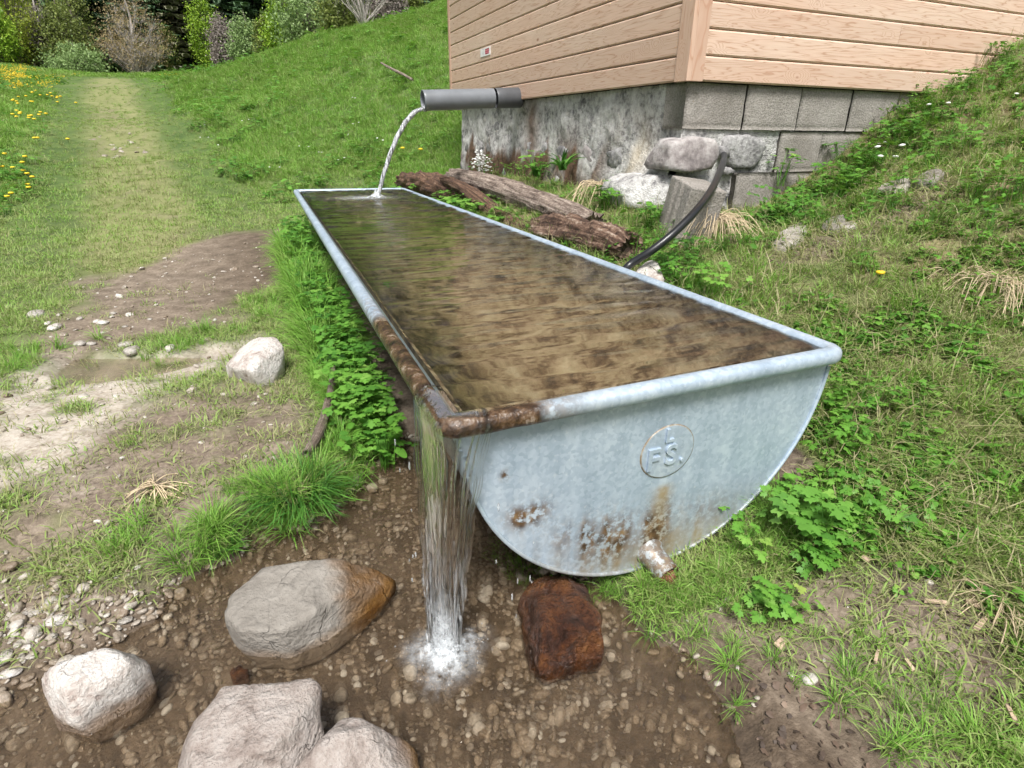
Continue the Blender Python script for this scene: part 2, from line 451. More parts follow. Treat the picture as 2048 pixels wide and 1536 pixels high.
M_STREAM = water_mat('stream_water', (.955,.92,.85), .015, (22,22,22), .05, film=.28, gloss_b=.8)
sx = np.arange(-2.6, 1.0, .016); sy = np.arange(-1.6, 1.3, .016)
WX, WY = np.meshgrid(sx, sy, indexing='ij'); wx, wy = WX.ravel(), WY.ravel()
FALL = np.array([-.03, .0])
rr = np.hypot(wx-FALL[0], wy-FALL[1])
wz = .0011*fbm(np.column_stack([wx*16, wy*16]), 3, 61) + .008*np.exp(-rr/.22)*np.sin(rr*95 + 2*fbm(np.column_stack([wx*9, wy*9]), 2, 5)) + .010*np.exp(-(rr/.13)**2)*fbm(np.column_stack([wx*45, wy*45]), 3, 9)
F = grid_faces(len(sx), len(sy))
ctr = np.column_stack([wx, wy])[F].mean(1)
keep = poly_sdf(ctr[:, 0], ctr[:, 1], STREAM) > -.06
F = F[keep]; used = np.unique(F); remap = -np.ones(len(wx), int); remap[used] = np.arange(len(used))
stream = obj('stream_water', np.column_stack([wx, wy, wz])[used], remap[F], M_STREAM)
tag(stream, 'shallow clear stream running over pebbles', None, kind='structure')
pd_ = np.array(DITCH); pc = pd_.mean(0)
pv = [(pc[0]+(q[0]-pc[0])*.95, pc[1]+(q[1]-pc[1])*1.0, .050) for q in pd_]
_a = sum(pv[i][0]*pv[(i+1) % len(pv)][1]-pv[(i+1) % len(pv)][0]*pv[i][1] for i in range(len(pv)))
if _a < 0: pv = pv[::-1]
puddle = obj('puddle_water', pv, [tuple(range(len(pv)))], M_STREAM, smooth=False)
tag(puddle, 'shallow puddle beside the pale trampled soil', None, kind='structure')

# ================================================================ water trough
TW = 1.115; TC, TRAD, TZ = 0.575, 0.538, 0.60
def tz(x, y): 
    u, v = np.asarray(x)/TW, np.asarray(y)/TR_L
    return .011*u + .017*v - .0207*u*v
def taper(V):
    V = np.array(V, float); v = np.clip(V[:, 1]/TR_L, 0, 1)
    V[:, 2] += tz(V[:, 0], V[:, 1]); V[:, 0] += (TC-V[:, 0])*.055*v
    return V
def galv(name, rust=True):
    k = NT(name); co = k.coord()
    sp = k.voro(k.mapping(co, (1, 1, 1)), 95, out='Color'); spv = k.sep(sp)[0]
    n1 = k.noise(co, 5, 5); n2 = k.noise(co, 55, 5, .65); n3 = k.noise(k.mapping(co, (14, 14, 2.2)), 1, 5, .6)
    base = k.ramp(k.mix(.16, k.mix(.6, n1, n3), spv), [(.30, (.275,.350,.425)), (.48, (.365,.450,.540)), (.66, (.49,.575,.655))])
    chip = k.ramp(k.noise(co, 75, 3), [(.64, 0.0), (.70, 1.0)])
    base = k.mix(k.math('MULTIPLY', chip, .30), base, (.66,.70,.72))
    st = k.sep(k.attr('stain'))
    rm = k.math('MULTIPLY', st[0], k.ramp(n2, [(.40, 0.0), (.52, 1.0)]))
    rcol = k.ramp(k.noise(co, 30, 4), [(.35, (.040,.022,.011)), (.55, (.125,.073,.033)), (.7, (.22,.145,.07))])
    dm = k.math('MULTIPLY', st[1], k.ramp(k.mix(.5, n2, n3), [(.3, .45), (.6, 1.0)]))
    c = k.mix(dm, base, (.27,.225,.135))
    c = k.mix(rm, c, rcol)
    crust = st[2]
    ccol = k.ramp(k.noise(co, 26, 6, .7), [(.34, (.010,.006,.004)), (.48, (.042,.023,.012)), (.58, (.10,.058,.030)), (.70, (.33,.28,.23))])
    c = k.mix(crust, c, ccol)
    met = k.math('MULTIPLY', k.math('SUBTRACT', 1.0, k.math('MAXIMUM', k.math('MAXIMUM', crust, rm), dm)), .35)
    rg = k.n('ShaderNodeMapRange', {'Value': k.math('MULTIPLY', crust, n2), 'To Min': .48, 'To Max': .12})
    bh = k.math('ADD', k.math('MULTIPLY', n2, .3), k.math('MULTIPLY', k.math('MULTIPLY', crust, k.noise(co, 70, 5)), 3.0))
    return k.done(k.bsdf(Base_Color=c, Metallic=met, Roughness=rg.outputs[0], Normal=k.bump(bh, .45, .004)))
M_GALV = galv('galvanised_metal')
k = NT('trough_algae')
co = k.coord(); a = k.sep(k.attr('stain')); uv = k.attr('flat')
n1 = k.noise(k.mapping(uv, (8, 10, 1)), 1.0, 5, .55, .2); n2 = k.noise(k.mapping(uv, (30, 36, 1)), 1.0, 5, .65, .2); n4 = k.noise(co, 2.2, 3)
oc = k.ramp(k.mix(.30, n1, n2), [(.36, (.038,.024,.014)), (.44, (.14,.092,.050)), (.49, (.285,.222,.145)), (.57, (.41,.342,.235)), (.68, (.53,.465,.35))])
gr = k.ramp(k.mix(.4, n1, n2), [(.38, (.012,.012,.004)), (.47, (.048,.045,.012)), (.56, (.12,.115,.032)), (.68, (.22,.20,.065))])
c = k.mix(k.math('MULTIPLY', a[0], k.ramp(n4, [(.3, .7), (.7, 1.0)])), oc, gr)
c = k.mix(a[1], c, k.ramp(n2, [(.35, (.03,.022,.015)), (.65, (.12,.10,.075))]))
M_ALGAE = k.done(k.bsdf(Base_Color=c, Roughness=.75, Normal=k.bump(n2, .8, .02)))

trough = thing('water_trough', (TC, TR_L/2, 0.06), 'long galvanised metal water trough with rolled rim, overflowing at its near corner', 'water trough')
# --- body: outer tub
ny = 90; na = 60
ang = np.linspace(0, np.pi, na)
yv = np.linspace(.022, TR_L-.022, ny)
def tubV(r, yv, ztop):
    A, Y = np.meshgrid(ang, yv, indexing='ij')
    X = TC - r*np.cos(A); Z = TZ - r*np.sin(A)
    Xt = np.stack([X, Y, Z], -1)
    lo = Xt[0].copy(); lo[:, 2] = ztop; hi = Xt[-1].copy(); hi[:, 2] = ztop
    return np.concatenate([lo[None], Xt, hi[None]]).reshape(-1, 3)
V = taper(tubV(TRAD, yv, .625)); body = obj('body', V, grid_faces(na+2, ny)[:, ::-1], M_GALV, trough)
vattr(body, 'stain', np.column_stack([.2*np.ones(len(V)), sm(.35, .1, V[:, 2])*.8, V[:, 0]*0]))
V = taper(tubV(TRAD-.009, np.linspace(.03, TR_L-.03, 200), .63)); lin = obj('lining', V, grid_faces(na+2, 200), M_ALGAE, trough)
nn = fbm(V*2.5, 3, 4)
gmask = np.clip(sm(.48, .10, V[:, 0]+.12*nn)*.9 + sm(1.0, 3.2, V[:, 1]+.6*nn)*.85, 0, 1)
top = sm(.60, .64, V[:, 2]+.01*nn)
vattr(lin, 'stain', np.column_stack([gmask, top, top*0]))
sA = np.concatenate([[-.03], ang*TRAD, [np.pi*TRAD+.03]]); vattr(lin, 'flat', np.column_stack([np.repeat(sA, 200), V[:, 1], 0*nn]))
lin['label'] = 'brown algae covered inside of the trough'
# --- end plates
def plate(name, y, mat, flip, r, zt=.628):
    nu, nv = 150, 90
    U, T = np.meshgrid(np.linspace(-1, 1, nu), np.linspace(0, 1, nv), indexing='ij')
    T2 = np.sin(T*np.pi/2)
    Z = zt - T2*(zt-(TZ-r)); hw = np.sqrt(np.maximum(r*r-np.maximum(TZ-Z, 0)**2, 0))
    X = TC + U*hw; V = np.stack([X, np.full_like(X, y), Z], -1).reshape(-1, 3)
    F = grid_faces(nu, nv)
    if flip: F = F[:, ::-1]
    V = taper(V)
    return obj(name, V, F, mat, trough), V
ep, V = plate('end_panel', .018, M_GALV, True, TRAD+.001)
def g(cx, cz, sx_, sz_): return np.exp(-((V[:, 0]-cx)/sx_)**2-((V[:, 2]-cz)/sz_)**2)
nz_ = fbm(V*30, 4, 50); nstreak = fbm(V*np.array([45, 1, 5]), 3, 51)
rust = 2.2*g(.20,.345,.045,.036) + 1.25*g(.47,.19,.13,.08) + .55*g(.33,.25,.10,.05) + .6*g(.60,.16,.05,.10) + 1.3*g(.135,.475,.012,.012) + .35*g(.74,.21,.12,.06)
rust = np.clip(rust*(.75+1.0*nstreak+.35*nz_), 0, 1)
strk = np.exp(-((V[:, 0]-.592-.015*nz_)/.030)**2)*sm(.345, .32, V[:, 2])*sm(.05, .14, V[:, 2])
dirt_and_band = np.clip(1.0*strk + .75*g(.60,.12,.20,.07) + .6*sm(.32, .08, V[:, 2])*(.55+nstreak) + .18*sm(.585, .615, V[:, 2])*(1+nz_), 0, 1)  # dirt low down and under the emblem, slightly darker band below the rim
vattr(ep, 'stain', np.column_stack([rust, dirt_and_band, 0*rust]))
ep['label'] = 'half round near end panel with rust stains'
pi_, V = plate('inner_panel', .030, M_ALGAE, False, TRAD-.009)
vattr(pi_, 'flat', np.column_stack([V[:, 0], V[:, 2]+9, 0*V[:, 0]])); vattr(pi_, 'stain', np.column_stack([sm(.35, .1, V[:, 0])*.6, sm(.60, .64, V[:, 2]), 0*V[:, 0]]))
pf, V = plate('far_panel', TR_L-.018, M_GALV, False, TRAD+.001); vattr(pf, 'stain', np.zeros((len(V), 3)))
pg, V = plate('inner_panel', TR_L-.030, M_ALGAE, True, TRAD-.009); vattr(pg, 'flat', np.column_stack([V[:, 0], V[:, 2]+5, 0*V[:, 0]])); vattr(pg, 'stain', np.column_stack([.7+0*V[:, 0], sm(.58, .63, V[:, 2]), 0*V[:, 0]]))
# --- seam round the near panel
aa = np.linspace(.10, np.pi-.02, 70)
P = np.column_stack([TC-(TRAD+.001)*np.cos(aa), np.full(70, .016), TZ-(TRAD+.001)*np.sin(aa)])
Vs, Fs = tube(P, .0055, 7); Vs = taper(Vs); se = obj('seam', Vs, Fs, M_GALV, trough); vattr(se, 'stain', np.column_stack([.35*sm(.3,.1,Vs[:, 2]), .5*sm(.4,.1,Vs[:, 2]), 0*Vs[:, 0]]))
# --- rolled rim (one flattened tube round the top)
cr = .030; segs = []
def arc(cx, cy_, a0, a1, n=9): return [(cx+cr*math.cos(t), cy_+cr*math.sin(t)) for t in np.linspace(a0, a1, n)]
loop = arc(cr, cr, 1.5*np.pi, np.pi)[::1]
loop += [(0, y) for y in np.concatenate([np.linspace(.05, .9, 60), np.linspace(.93, TR_L-.06, 60)])]
loop += arc(cr, TR_L-cr, np.pi, .5*np.pi) + [(x, TR_L) for x in np.linspace(.06, TW-.06, 20)]
loop += arc(TW-cr, TR_L-cr, .5*np.pi, 0) + [(TW, y) for y in np.linspace(TR_L-.06, .05, 120)]
loop += arc(TW-cr, cr, 2*np.pi, 1.5*np.pi) + [(x, 0) for x in np.linspace(TW-.06, .05, 90)]
LP = np.array(loop); n = len(LP)
T = np.roll(LP, -1, 0)-np.roll(LP, 1, 0); T /= np.linalg.norm(T, axis=1)[:, None]
N = np.column_stack([-T[:, 1], T[:, 0]])
N = np.where(((LP-np.array([TW/2, TR_L/2]))*N).sum(1)[:, None] > 0, N, -N)
ns = 16; th = np.linspace(0, 2*np.pi, ns, endpoint=False)
hw_, hh_ = .024, .0235
o_ = np.sign(np.cos(th))*np.abs(np.cos(th))**.9*hw_; z_ = np.sign(np.sin(th))*np.abs(np.sin(th))**.9*hh_
V = np.stack([LP[:, None, 0]+N[:, None, 0]*o_, LP[:, None, 1]+N[:, None, 1]*o_, np.broadcast_to(.629+z_, (n, ns))], -1).reshape(-1, 3)
i, j = np.meshgrid(np.arange(n), np.arange(ns), indexing='ij')
F = np.stack([i*ns+j, i*ns+(j+1) % ns, ((i+1) % n)*ns+(j+1) % ns, ((i+1) % n)*ns+j], -1).reshape(-1, 4)
nz_ = fbm(V*9, 4, 70); nf = fbm(V*40, 3, 71)
crust = np.clip(np.where(V[:, 1] < .06, sm(.235, .205, V[:, 0]+.02*nz_), sm(.80, .70, V[:, 1]+.06*nz_)*sm(.2, .1, V[:, 0])), 0, 1)
inside = (V[:, 0] > .008) & (V[:, 0] < TW-.008) & (V[:, 1] > .008) & (V[:, 1] < TR_L-.008)
lowin = inside*sm(.640, .615, V[:, 2]+.008*nz_)
rim_rust = np.clip(.5*sm(.36, .22, V[:, 0])*(V[:, 1] < .06) + .5*sm(1.2, .8, V[:, 1])*(V[:, 0] < .06) + .9*lowin + .25*sm(TW-.05, TW, V[:, 0])*sm(.06, .0, V[:, 1]), 0, 1)
V = V + .0022*(crust*nf)[:, None]*np.array([.3, .3, 1])
V = taper(V); rim = obj('rim', V, F, M_GALV, trough)
vattr(rim, 'stain', np.column_stack([rim_rust, np.clip(.85*lowin + .35*sm(.45, .2, V[:, 0])*(V[:, 1] < .06), 0, 1), crust]))
rim['label'] = 'rolled rim, brown and crusted at the overflowing corner'
# --- emblem with raised letters
ec = np.array([.590, .018, .432+float(tz(.59, 0))])
emb = thing('emblem', ec, None, None); emb.parent = trough; emb.location = ec-WLOC[trough.name]
er = .083; t = np.linspace(0, 2*np.pi, 49)[:-1]
rad = [0, er-.004, er-.0005, er, er+.003]; yy = [-.0032, -.0032, -.0028, -.0005, .0005]
V = np.concatenate([np.column_stack([ec[0]+r_*np.cos(t)*1.0, np.full(48, ec[1]+y_), ec[2]+r_*np.sin(t)*.93]) for r_, y_ in zip(rad[1:], yy[1:])])
V = np.vstack([V, [ec[0], ec[1]+yy[0], ec[2]]])
F = [tuple(int(q) for q in f[::-1]) for f in grid_faces(4, 48, True)] + [(len(V)-1, (q+1) % 48, q)[::-1] for q in range(48)]
F = [tuple(f) if np.cross(V[f[1]]-V[f[0]], V[f[2]]-V[f[0]])[1] < 0 else tuple(f[::-1]) for f in F]
dsc = obj('disc', V, F, M_GALV, emb); rr_ = np.hypot(V[:, 0]-ec[0], (V[:, 2]-ec[2])/.93)
vattr(dsc, 'stain', np.column_stack([sm(.0815, .084, rr_)*1.0, np.maximum(sm(.079, .083, rr_), .05), 0*rr_]))
def letter(txt, x, z, size):
    cu = bpy.data.curves.new('letter', 'FONT'); cu.body = txt; cu.size = size; cu.extrude = .0040; cu.bevel_depth = .0010; cu.offset = .0012
    to = bpy.data.objects.new('tmp', cu); COL.objects.link(to)
    dg = bpy.context.evaluated_depsgraph_get(); me = bpy.data.meshes.new_from_object(to.evaluated_get(dg))
    bpy.data.objects.remove(to)
    v = np.empty(len(me.vertices)*3); me.vertices.foreach_get('co', v); v = v.reshape(-1, 3)
    W_ = np.column_stack([x+v[:, 0], ec[1]-.0045-v[:, 2], z+v[:, 1]])
    F_ = [tuple(p.vertices) for p in me.polygons]
    o = obj('letter', W_, F_, M_GALV, emb, smooth=False); vattr(o, 'stain', np.zeros((len(W_), 3)))
letter('F', ec[0]-.068, ec[2]-.042, .088); letter('S', ec[0]-.010, ec[2]-.034, .080); letter('.', ec[0]+.040, ec[2]-.034, .05); letter('L', ec[0]-.016, ec[2]+.034, .050)
# --- drain stub
d0 = np.array([.578, .03, .112]); d1 = d0+np.array([.012, -.105, -.028])
Vd, Fd = [], []
ax = (d1-d0)/np.linalg.norm(d1-d0); u = np.cross(ax, [0, 0, 1]); u /= np.linalg.norm(u); w = np.cross(u, ax)
th = np.linspace(0, 2*np.pi, 28, endpoint=False)
prof = [(0, .046), (.012, .044), (.02, .0365), (.07, .035), (.092, .035), (.092, .031), (.03, .031)]
V = np.concatenate([d0+ax*s_+r_*(np.cos(th)[:, None]*u+np.sin(th)[:, None]*w) for s_, r_ in prof])
dr = obj('drain_stub', V, grid_faces(len(prof), 28, True), M_GALV, trough)
vattr(dr, 'stain', np.column_stack([.8+.2*(np.arange(len(V)) >= 4*28), .65+0*V[:, 0], 0*V[:, 0]]))
M_RUST = simple('rust_plug', (.20,.075,.04), .35, .5, 70, 1.0, .01, spec=.6)
nb = 14; Vp = []
ico = bmesh.new(); bmesh.ops.create_icosphere(ico, subdivisions=4, radius=1)
ICO4 = np.array([v.co[:] for v in ico.verts]); ICO4F = [tuple(v.index for v in f.verts) for f in ico.faces]; ico.free()
def icos(s_):
    b = bmesh.new(); bmesh.ops.create_icosphere(b, subdivisions=s_, radius=1)
    r_ = (np.array([v.co[:] for v in b.verts]), np.array([[v.index for v in f.verts] for f in b.faces])); b.free(); return r_
ICO = {q: icos(q) for q in (1, 2, 3, 4, 5)}
Vq = ICO[4][0]; c_ = d0+ax*.078
V = c_ + .031*(1+.28*fbm(Vq*2.2, 3, 6))[:, None]*(Vq*np.array([1, 1.0, .9])) + np.array([0, 0, -.014])
obj('rust_plug', V, ICO[4][1], M_RUST, dr, origin=None)['label'] = 'wet rusty lump in the mouth of the drain'

# ================================================================ water in the trough
ZW = 0.656
gx = np.linspace(TC-TRAD+.005, TC+TRAD-.005, 110); gy = np.linspace(.026, TR_L-.026, 700)
A, B = np.meshgrid(gx, gy, indexing='ij'); x_, y_ = A.ravel(), B.ravel()
LAND = np.array([.649, 4.261])
rr_ = np.hypot(x_-LAND[0], y_-LAND[1])
p2 = np.column_stack([x_, y_])
wv = .0042*fbm(p2*np.array([4.0, 17]), 1, 81) + .0018*fbm(p2*np.array([8, 31]), 1, 82) + .0007*vnoise(p2*np.array([14, 60]), 84) + .00055*np.sin(y_*70+3*fbm(p2*2.4, 2, 83)+1.2*np.sin(x_*6))
wv *= .55+.9*sm(2.0, 4.0, y_)
wv += .005*np.exp(-rr_/.40)*np.sin(rr_*62+1.5*fbm(p2*8, 2, 84)) + .012*np.exp(-(rr_/.16)**2)*fbm(p2*26, 3, 85)
tilt_ = 0
V = np.column_stack([x_, y_, ZW+wv-.004]); v_ = V[:, 1]/TR_L; V[:, 0] += (TC-V[:, 0])*.055*v_
M_TW = water_mat('trough_water', (.94,.91,.82), .01, (7, 34, 7), .012, film=.92, gloss_b=.06)
tw = obj('trough_water', V, grid_faces(110, 700), M_TW)
tag(tw, 'rippled clear brownish water filling the metal trough', 'water')

# ================================================================ falling water
k = NT('falling_water')
lw = k.n('ShaderNodeLayerWeight', {'Blend': .35})
gl = k.n('ShaderNodeBsdfPrincipled', {'Base Color': (1,1,1,1), 'Roughness': .03, 'IOR': 1.33, 'Transmission Weight': 1.0})
tr = k.n('ShaderNodeBsdfTransparent', {'Color': (.97,.97,.96,1)})
wm = k.n('ShaderNodeMixShader', {0: .45, 1: gl.outputs[0], 2: tr.outputs[0]})
wh = k.bsdf(Base_Color=(.80,.83,.86), Roughness=.3)
co = k.coord(); fz = k.n('ShaderNodeMapRange', {'Value': k.n('ShaderNodeSeparateXYZ', {0: co}).outputs[2], 'From Min': .02, 'From Max': .42, 'To Min': .50, 'To Max': -.10})
stk_ = k.ramp(k.noise(k.mapping(co, (230, 230, 7)), 1.0, 4, .6), [(.48, 0.0), (.68, 1.0)])
M_FALL = k.done(k.n('ShaderNodeMixShader', {0: k.math('MULTIPLY', k.math('MAXIMUM', fz.outputs[0], 0.0), stk_), 1: wm.outputs[0], 2: wh.outputs[0]}))
k = NT('white_water')
tr = k.n('ShaderNodeBsdfTransparent'); df = k.bsdf(Base_Color=(.66,.70,.73), Roughness=.25)
fo = k.math('MULTIPLY', k.attr('foam', out='Fac'), k.ramp(k.noise(k.coord(), 46, 5, .65), [(.32, 0.0), (.68, 1.0)]))
M_FOAM = k.done(k.n('ShaderNodeMixShader', {0: fo, 1: tr.outputs[0], 2: df.outputs[0]}))
M_DROP = k = NT('water_drop'); M_DROP = k.done(k.bsdf(Base_Color=(.85,.88,.90), Roughness=.05, Transmission_Weight=.8, IOR=1.33))

k = NT('jet_water')
co = k.coord(); stk_ = k.ramp(k.noise(k.mapping(co, (90, 90, 9)), 1.0, 4, .6), [(.40, 0.0), (.62, .75)])
gl = k.n('ShaderNodeBsdfPrincipled', {'Base Color': (1,1,1,1), 'Roughness': .05, 'IOR': 1.33, 'Transmission Weight': 1.0})
M_JET = k.done(k.n('ShaderNodeMixShader', {0: stk_, 1: gl.outputs[0], 2: k.bsdf(Base_Color=(.78,.81,.84), Roughness=.3).outputs[0]}))
fall = thing('overflow_water', (-.03, 0, 0), 'curtain of water pouring off the near corner of the trough', 'falling water')
# rim path of the overflow: up the left edge, round the corner, along the near edge
LIPL = [(0, y) for y in np.linspace(.17, .04, 40)] + [(cr-cr*math.cos(t), cr-cr*math.sin(t)) for t in np.linspace(0, np.pi/2, 18)] + [(x, 0) for x in np.linspace(.04, .085, 18)]
LIPL = np.array(LIPL)
LN = np.array([(-1, 0)]*40 + [(-math.cos(t), -math.sin(t)) for t in np.linspace(0, np.pi/2, 18)] + [(0, -1)]*18)
def fallpath(s, nseg=30, jig=0):
    """s 0..1 along the lip; returns a 3-D path from the water over the rim down to the stream"""
    i = s*(len(LIPL)-1); i0 = int(min(i, len(LIPL)-2)); f = i-i0
    p = LIPL[i0]*(1-f)+LIPL[i0+1]*f; nrm = LN[i0]*(1-f)+LN[i0+1]*f; nrm = nrm/np.linalg.norm(nrm)
    out = [(p[0]-nrm[0]*.035, p[1]-nrm[1]*.035, .648), (p[0], p[1], .660)]
    th0 = np.array([p[0]+nrm[0]*.030, p[1]+nrm[1]*.030])
    out.append((th0[0], th0[1], .634))
    # gather under the rim, then fall towards the plunge point
    tgt = np.array([-.030+(s-.55)*.062, .004-(s-.5)*.035])
    st = np.array([p[0]+nrm[0]*.018, p[1]+nrm[1]*.018])
    for t in np.linspace(0.05, 1, nseg):
        h = .605*(1-t)**1.0
        w_ = t**.62
        q = st*(1-w_)+tgt*w_
        out.append((q[0], q[1], h))
    return np.array(out)
# sheet
ns_ = 74; S_ = np.linspace(.10, .90, ns_)
paths = np.array([fallpath(s) for s in S_]); npt = paths.shape[1]
hz = np.linspace(0, 1, npt)
for a_ in range(ns_):
    off = .0035*math.sin(a_*1.9)+.003*math.sin(a_*.8+1)
    paths[a_, 3:, 0] += off*.8; paths[a_, 3:, 1] -= off*.6
    paths[a_, 3:, 0] += .0022*np.sin(hz[3:]*14+a_*.7)
sh = obj('sheet', paths.reshape(-1, 3), grid_faces(ns_, npt), M_FALL, fall)
# strands
mb = MB()
for s in np.concatenate([rng.uniform(.06, .94, 12), [.03, .05, .95, .97, .92, .90]]):
    P = fallpath(s, 26); n_ = len(P); h_ = np.linspace(0, 1, n_)
    ph = rng.uniform(0, 6)
    P[3:, 0] += .003*np.sin(h_[3:]*rng.uniform(6, 16)+ph); P[3:, 1] += .003*np.sin(h_[3:]*rng.uniform(6, 16)+ph+1)
    mb.tube(P[1:], (.0012+.0022*rng.random())*(.55+.6*h_[1:]+.25*np.sin(h_[1:]*30+ph)), 6)
o = obj('strands', mb.verts(), mb.F, M_FALL, fall); o['kind'] = 'stuff'
# outer side streams: one from the left edge, one curling round from the near edge
mb = MB()
for (s, dx, r_) in ((.0, -.012, .0042), (.015, -.006, .003), (1.0, .010, .0048), (.985, .006, .004), (.97, .0, .004)):
    P = fallpath(s, 40); h_ = np.linspace(0, 1, len(P)); P[3:, 0] += dx*(1-h_[3:])
    P[:, 0] += .0025*np.sin(h_*25+s*9); mb.tube(P, r_*(.5+.7*h_+.35*np.sin(h_*41+s*5)), 8)
o = obj('side_stream', mb.verts(), mb.F, M_FALL, fall)
# white core near the foot
V, F = [], []
P = fallpath(.52, 30)[20:]; nn_ = len(P)
Vc, Fc = tube(P, np.linspace(.012, .034, nn_)*(1), 20)
Vc = Vc + .006*fbm(Vc*np.array([60, 60, 14]), 3, 3)[:, None]
o = obj('white_core', Vc, Fc, M_FOAM, fall); vattr(o, 'foam', .8*sm(.26, .02, Vc[:, 2]))
# foam on the pool
nr, nt = 26, 64
R_, T_ = np.meshgrid(np.linspace(.0, .12, nr), np.linspace(0, 2*np.pi, nt, endpoint=False), indexing='ij')
ed = 1+.25*np.array([math.sin(3*q+1)+.6*math.sin(5*q) for q in T_.ravel()]).reshape(T_.shape)*.5
X_ = FALL[0]+R_*ed*np.cos(T_)*1.05; Y_ = FALL[1]-.005+R_*ed*np.sin(T_)*.95
q = np.column_stack([X_.ravel(), Y_.ravel()]); r1 = R_.ravel()
zz = .006+.034*np.exp(-(r1/.06)**2)*(1+.5*fbm(q*60, 2, 1)) + .012*np.abs(fbm(q*55, 3, 2))*np.exp(-(r1/.11)**2)
fm = obj('foam', np.column_stack([q, zz]), grid_faces(nr, nt, True), M_FOAM, fall)
vattr(fm, 'foam', np.clip(1.1*np.exp(-(r1/.058)**2)+.10*sm(.115, .07, r1), 0, 1)); fm['kind'] = 'stuff'
# spray drops
mb = MB(); iv, if_ = ICO[1]
for q in range(260):
    r_ = abs(rng.normal(0, .06)); t_ = rng.uniform(0, 6.28); z_ = rng.exponential(.022)*math.exp(-r_*4)
    s_ = rng.uniform(.0007, .0019)
    mb.add(iv*s_*np.array([1, 1, rng.uniform(1, 2.2)])+np.array([FALL[0]+r_*math.cos(t_), FALL[1]+r_*math.sin(t_), .006+z_]), if_)
for q in range(16):     # drips falling from the rim on both sides
    x0 = rng.choice([rng.uniform(.10, .24), rng.uniform(-.075, -.045)]); y0 = -.02 if x0 > 0 else rng.uniform(.05, .3)
    s_ = rng.uniform(.0015, .003)
    mb.add(iv*s_*np.array([1, 1, rng.uniform(3, 6)])+np.array([x0*(.85 if x0 > 0 else 1), y0, rng.uniform(.05, .5)]), if_)
o = obj('spray', mb.verts(), mb.F, M_DROP, fall); o['kind'] = 'stuff'

# ================================================================ spout pipe and its jet
YP = 4.261
M_PVC = simple('grey_pvc', (.165,.178,.195), .38, .12, 9, .15, .002)
M_PVCD = simple('darker_pvc', (.085,.09,.098), .45, .2, 9, .1, .002)
pipe = thing('spout_pipe', (2.0, YP, 1.484), 'grey plastic spout pipe sticking out from under the hut boarding', 'pipe')
pa, pb = np.array([1.10, YP, 1.437]), np.array([2.02, YP, 1.484])
ax = (pb-pa)/np.linalg.norm(pb-pa); u = np.array([0, 1.0, 0]); w = np.cross(ax, u)
th = np.linspace(0, 2*np.pi, 40, endpoint=False)
def pipe_ring(prof):
    return np.concatenate([pa+ax*s_+r_*(np.cos(th)[:, None]*u+np.sin(th)[:, None]*w) for s_, r_ in prof])
PR = [(.42, .070), (.004, .070), (0, .071), (0, .078), (.002, .080), (.02, .080), (.64, .080)]
obj('pipe', pipe_ring(PR), grid_faces(len(PR), 40, True), M_PVC, pipe)
PR = [(.66, .0802), (.665, .0825), (.68, .083), (.90, .083), (.905, .080)]
obj('dark_pipe_end', pipe_ring(PR), grid_faces(len(PR), 40, True), M_PVCD, pipe)['label'] = 'darker stretch of the pipe at the wall'  # wall end of the pipe, same grey made darker
jet = thing('spout_water', (LAND[0], LAND[1], ZW), 'thin twisted jet of water falling from the grey pipe into the trough', 'falling water')
def jetpath(n=36):
    t = np.linspace(0, 1, n); s0 = np.array([1.12, YP, 1.375]); e0 = np.array([LAND[0], LAND[1], ZW-.01])
    x = s0[0]+(e0[0]-s0[0])*(t**.80); z = s0[2]-(s0[2]-e0[2])*(t**1.55)
    return np.column_stack([x, np.full(n, YP), z])
mb = MB()
for q in range(7):
    P = jetpath(); h_ = np.linspace(0, 1, len(P)); ph = q*.9
    P[:, 1] += .022*(1-.45*h_)*np.sin(h_*13+ph); P[:, 0] += .013*(1-.4*h_)*np.cos(h_*13+ph)
    mb.tube(P, (.0125-.003*h_)*(1+.2*np.sin(h_*50+q)), 7)
P = np.array([(1.50, YP, 1.395), (1.30, YP, 1.386), (1.16, YP, 1.38), (1.10, YP, 1.368)])
mb.tube(catmull(P, 4), .022, 8)
o = obj('jet', mb.verts(), mb.F, M_JET, jet)
nr, nt = 20, 40
R_, T_ = np.meshgrid(np.linspace(0, .30, nr), np.linspace(0, 2*np.pi, nt, endpoint=False), indexing='ij')
q = np.column_stack([(LAND[0]-.10+R_*np.cos(T_)*1.15).ravel(), (LAND[1]+R_*np.sin(T_)*.8).ravel()]); r1 = R_.ravel()
d2 = np.hypot(q[:, 0]-LAND[0], q[:, 1]-LAND[1])
fm = obj('foam', np.column_stack([q, ZW+.005+.05*np.exp(-(d2/.05)**2)*(1+.6*fbm(q*50, 2, 4))+.010*np.abs(fbm(q*24, 3, 2))]), grid_faces(nr, nt, True), M_FOAM, jet)
vattr(fm, 'foam', np.clip(.85*np.exp(-(r1/.17)**2)+.5*np.exp(-(d2/.05)**2), 0, 1)); fm['kind'] = 'stuff'

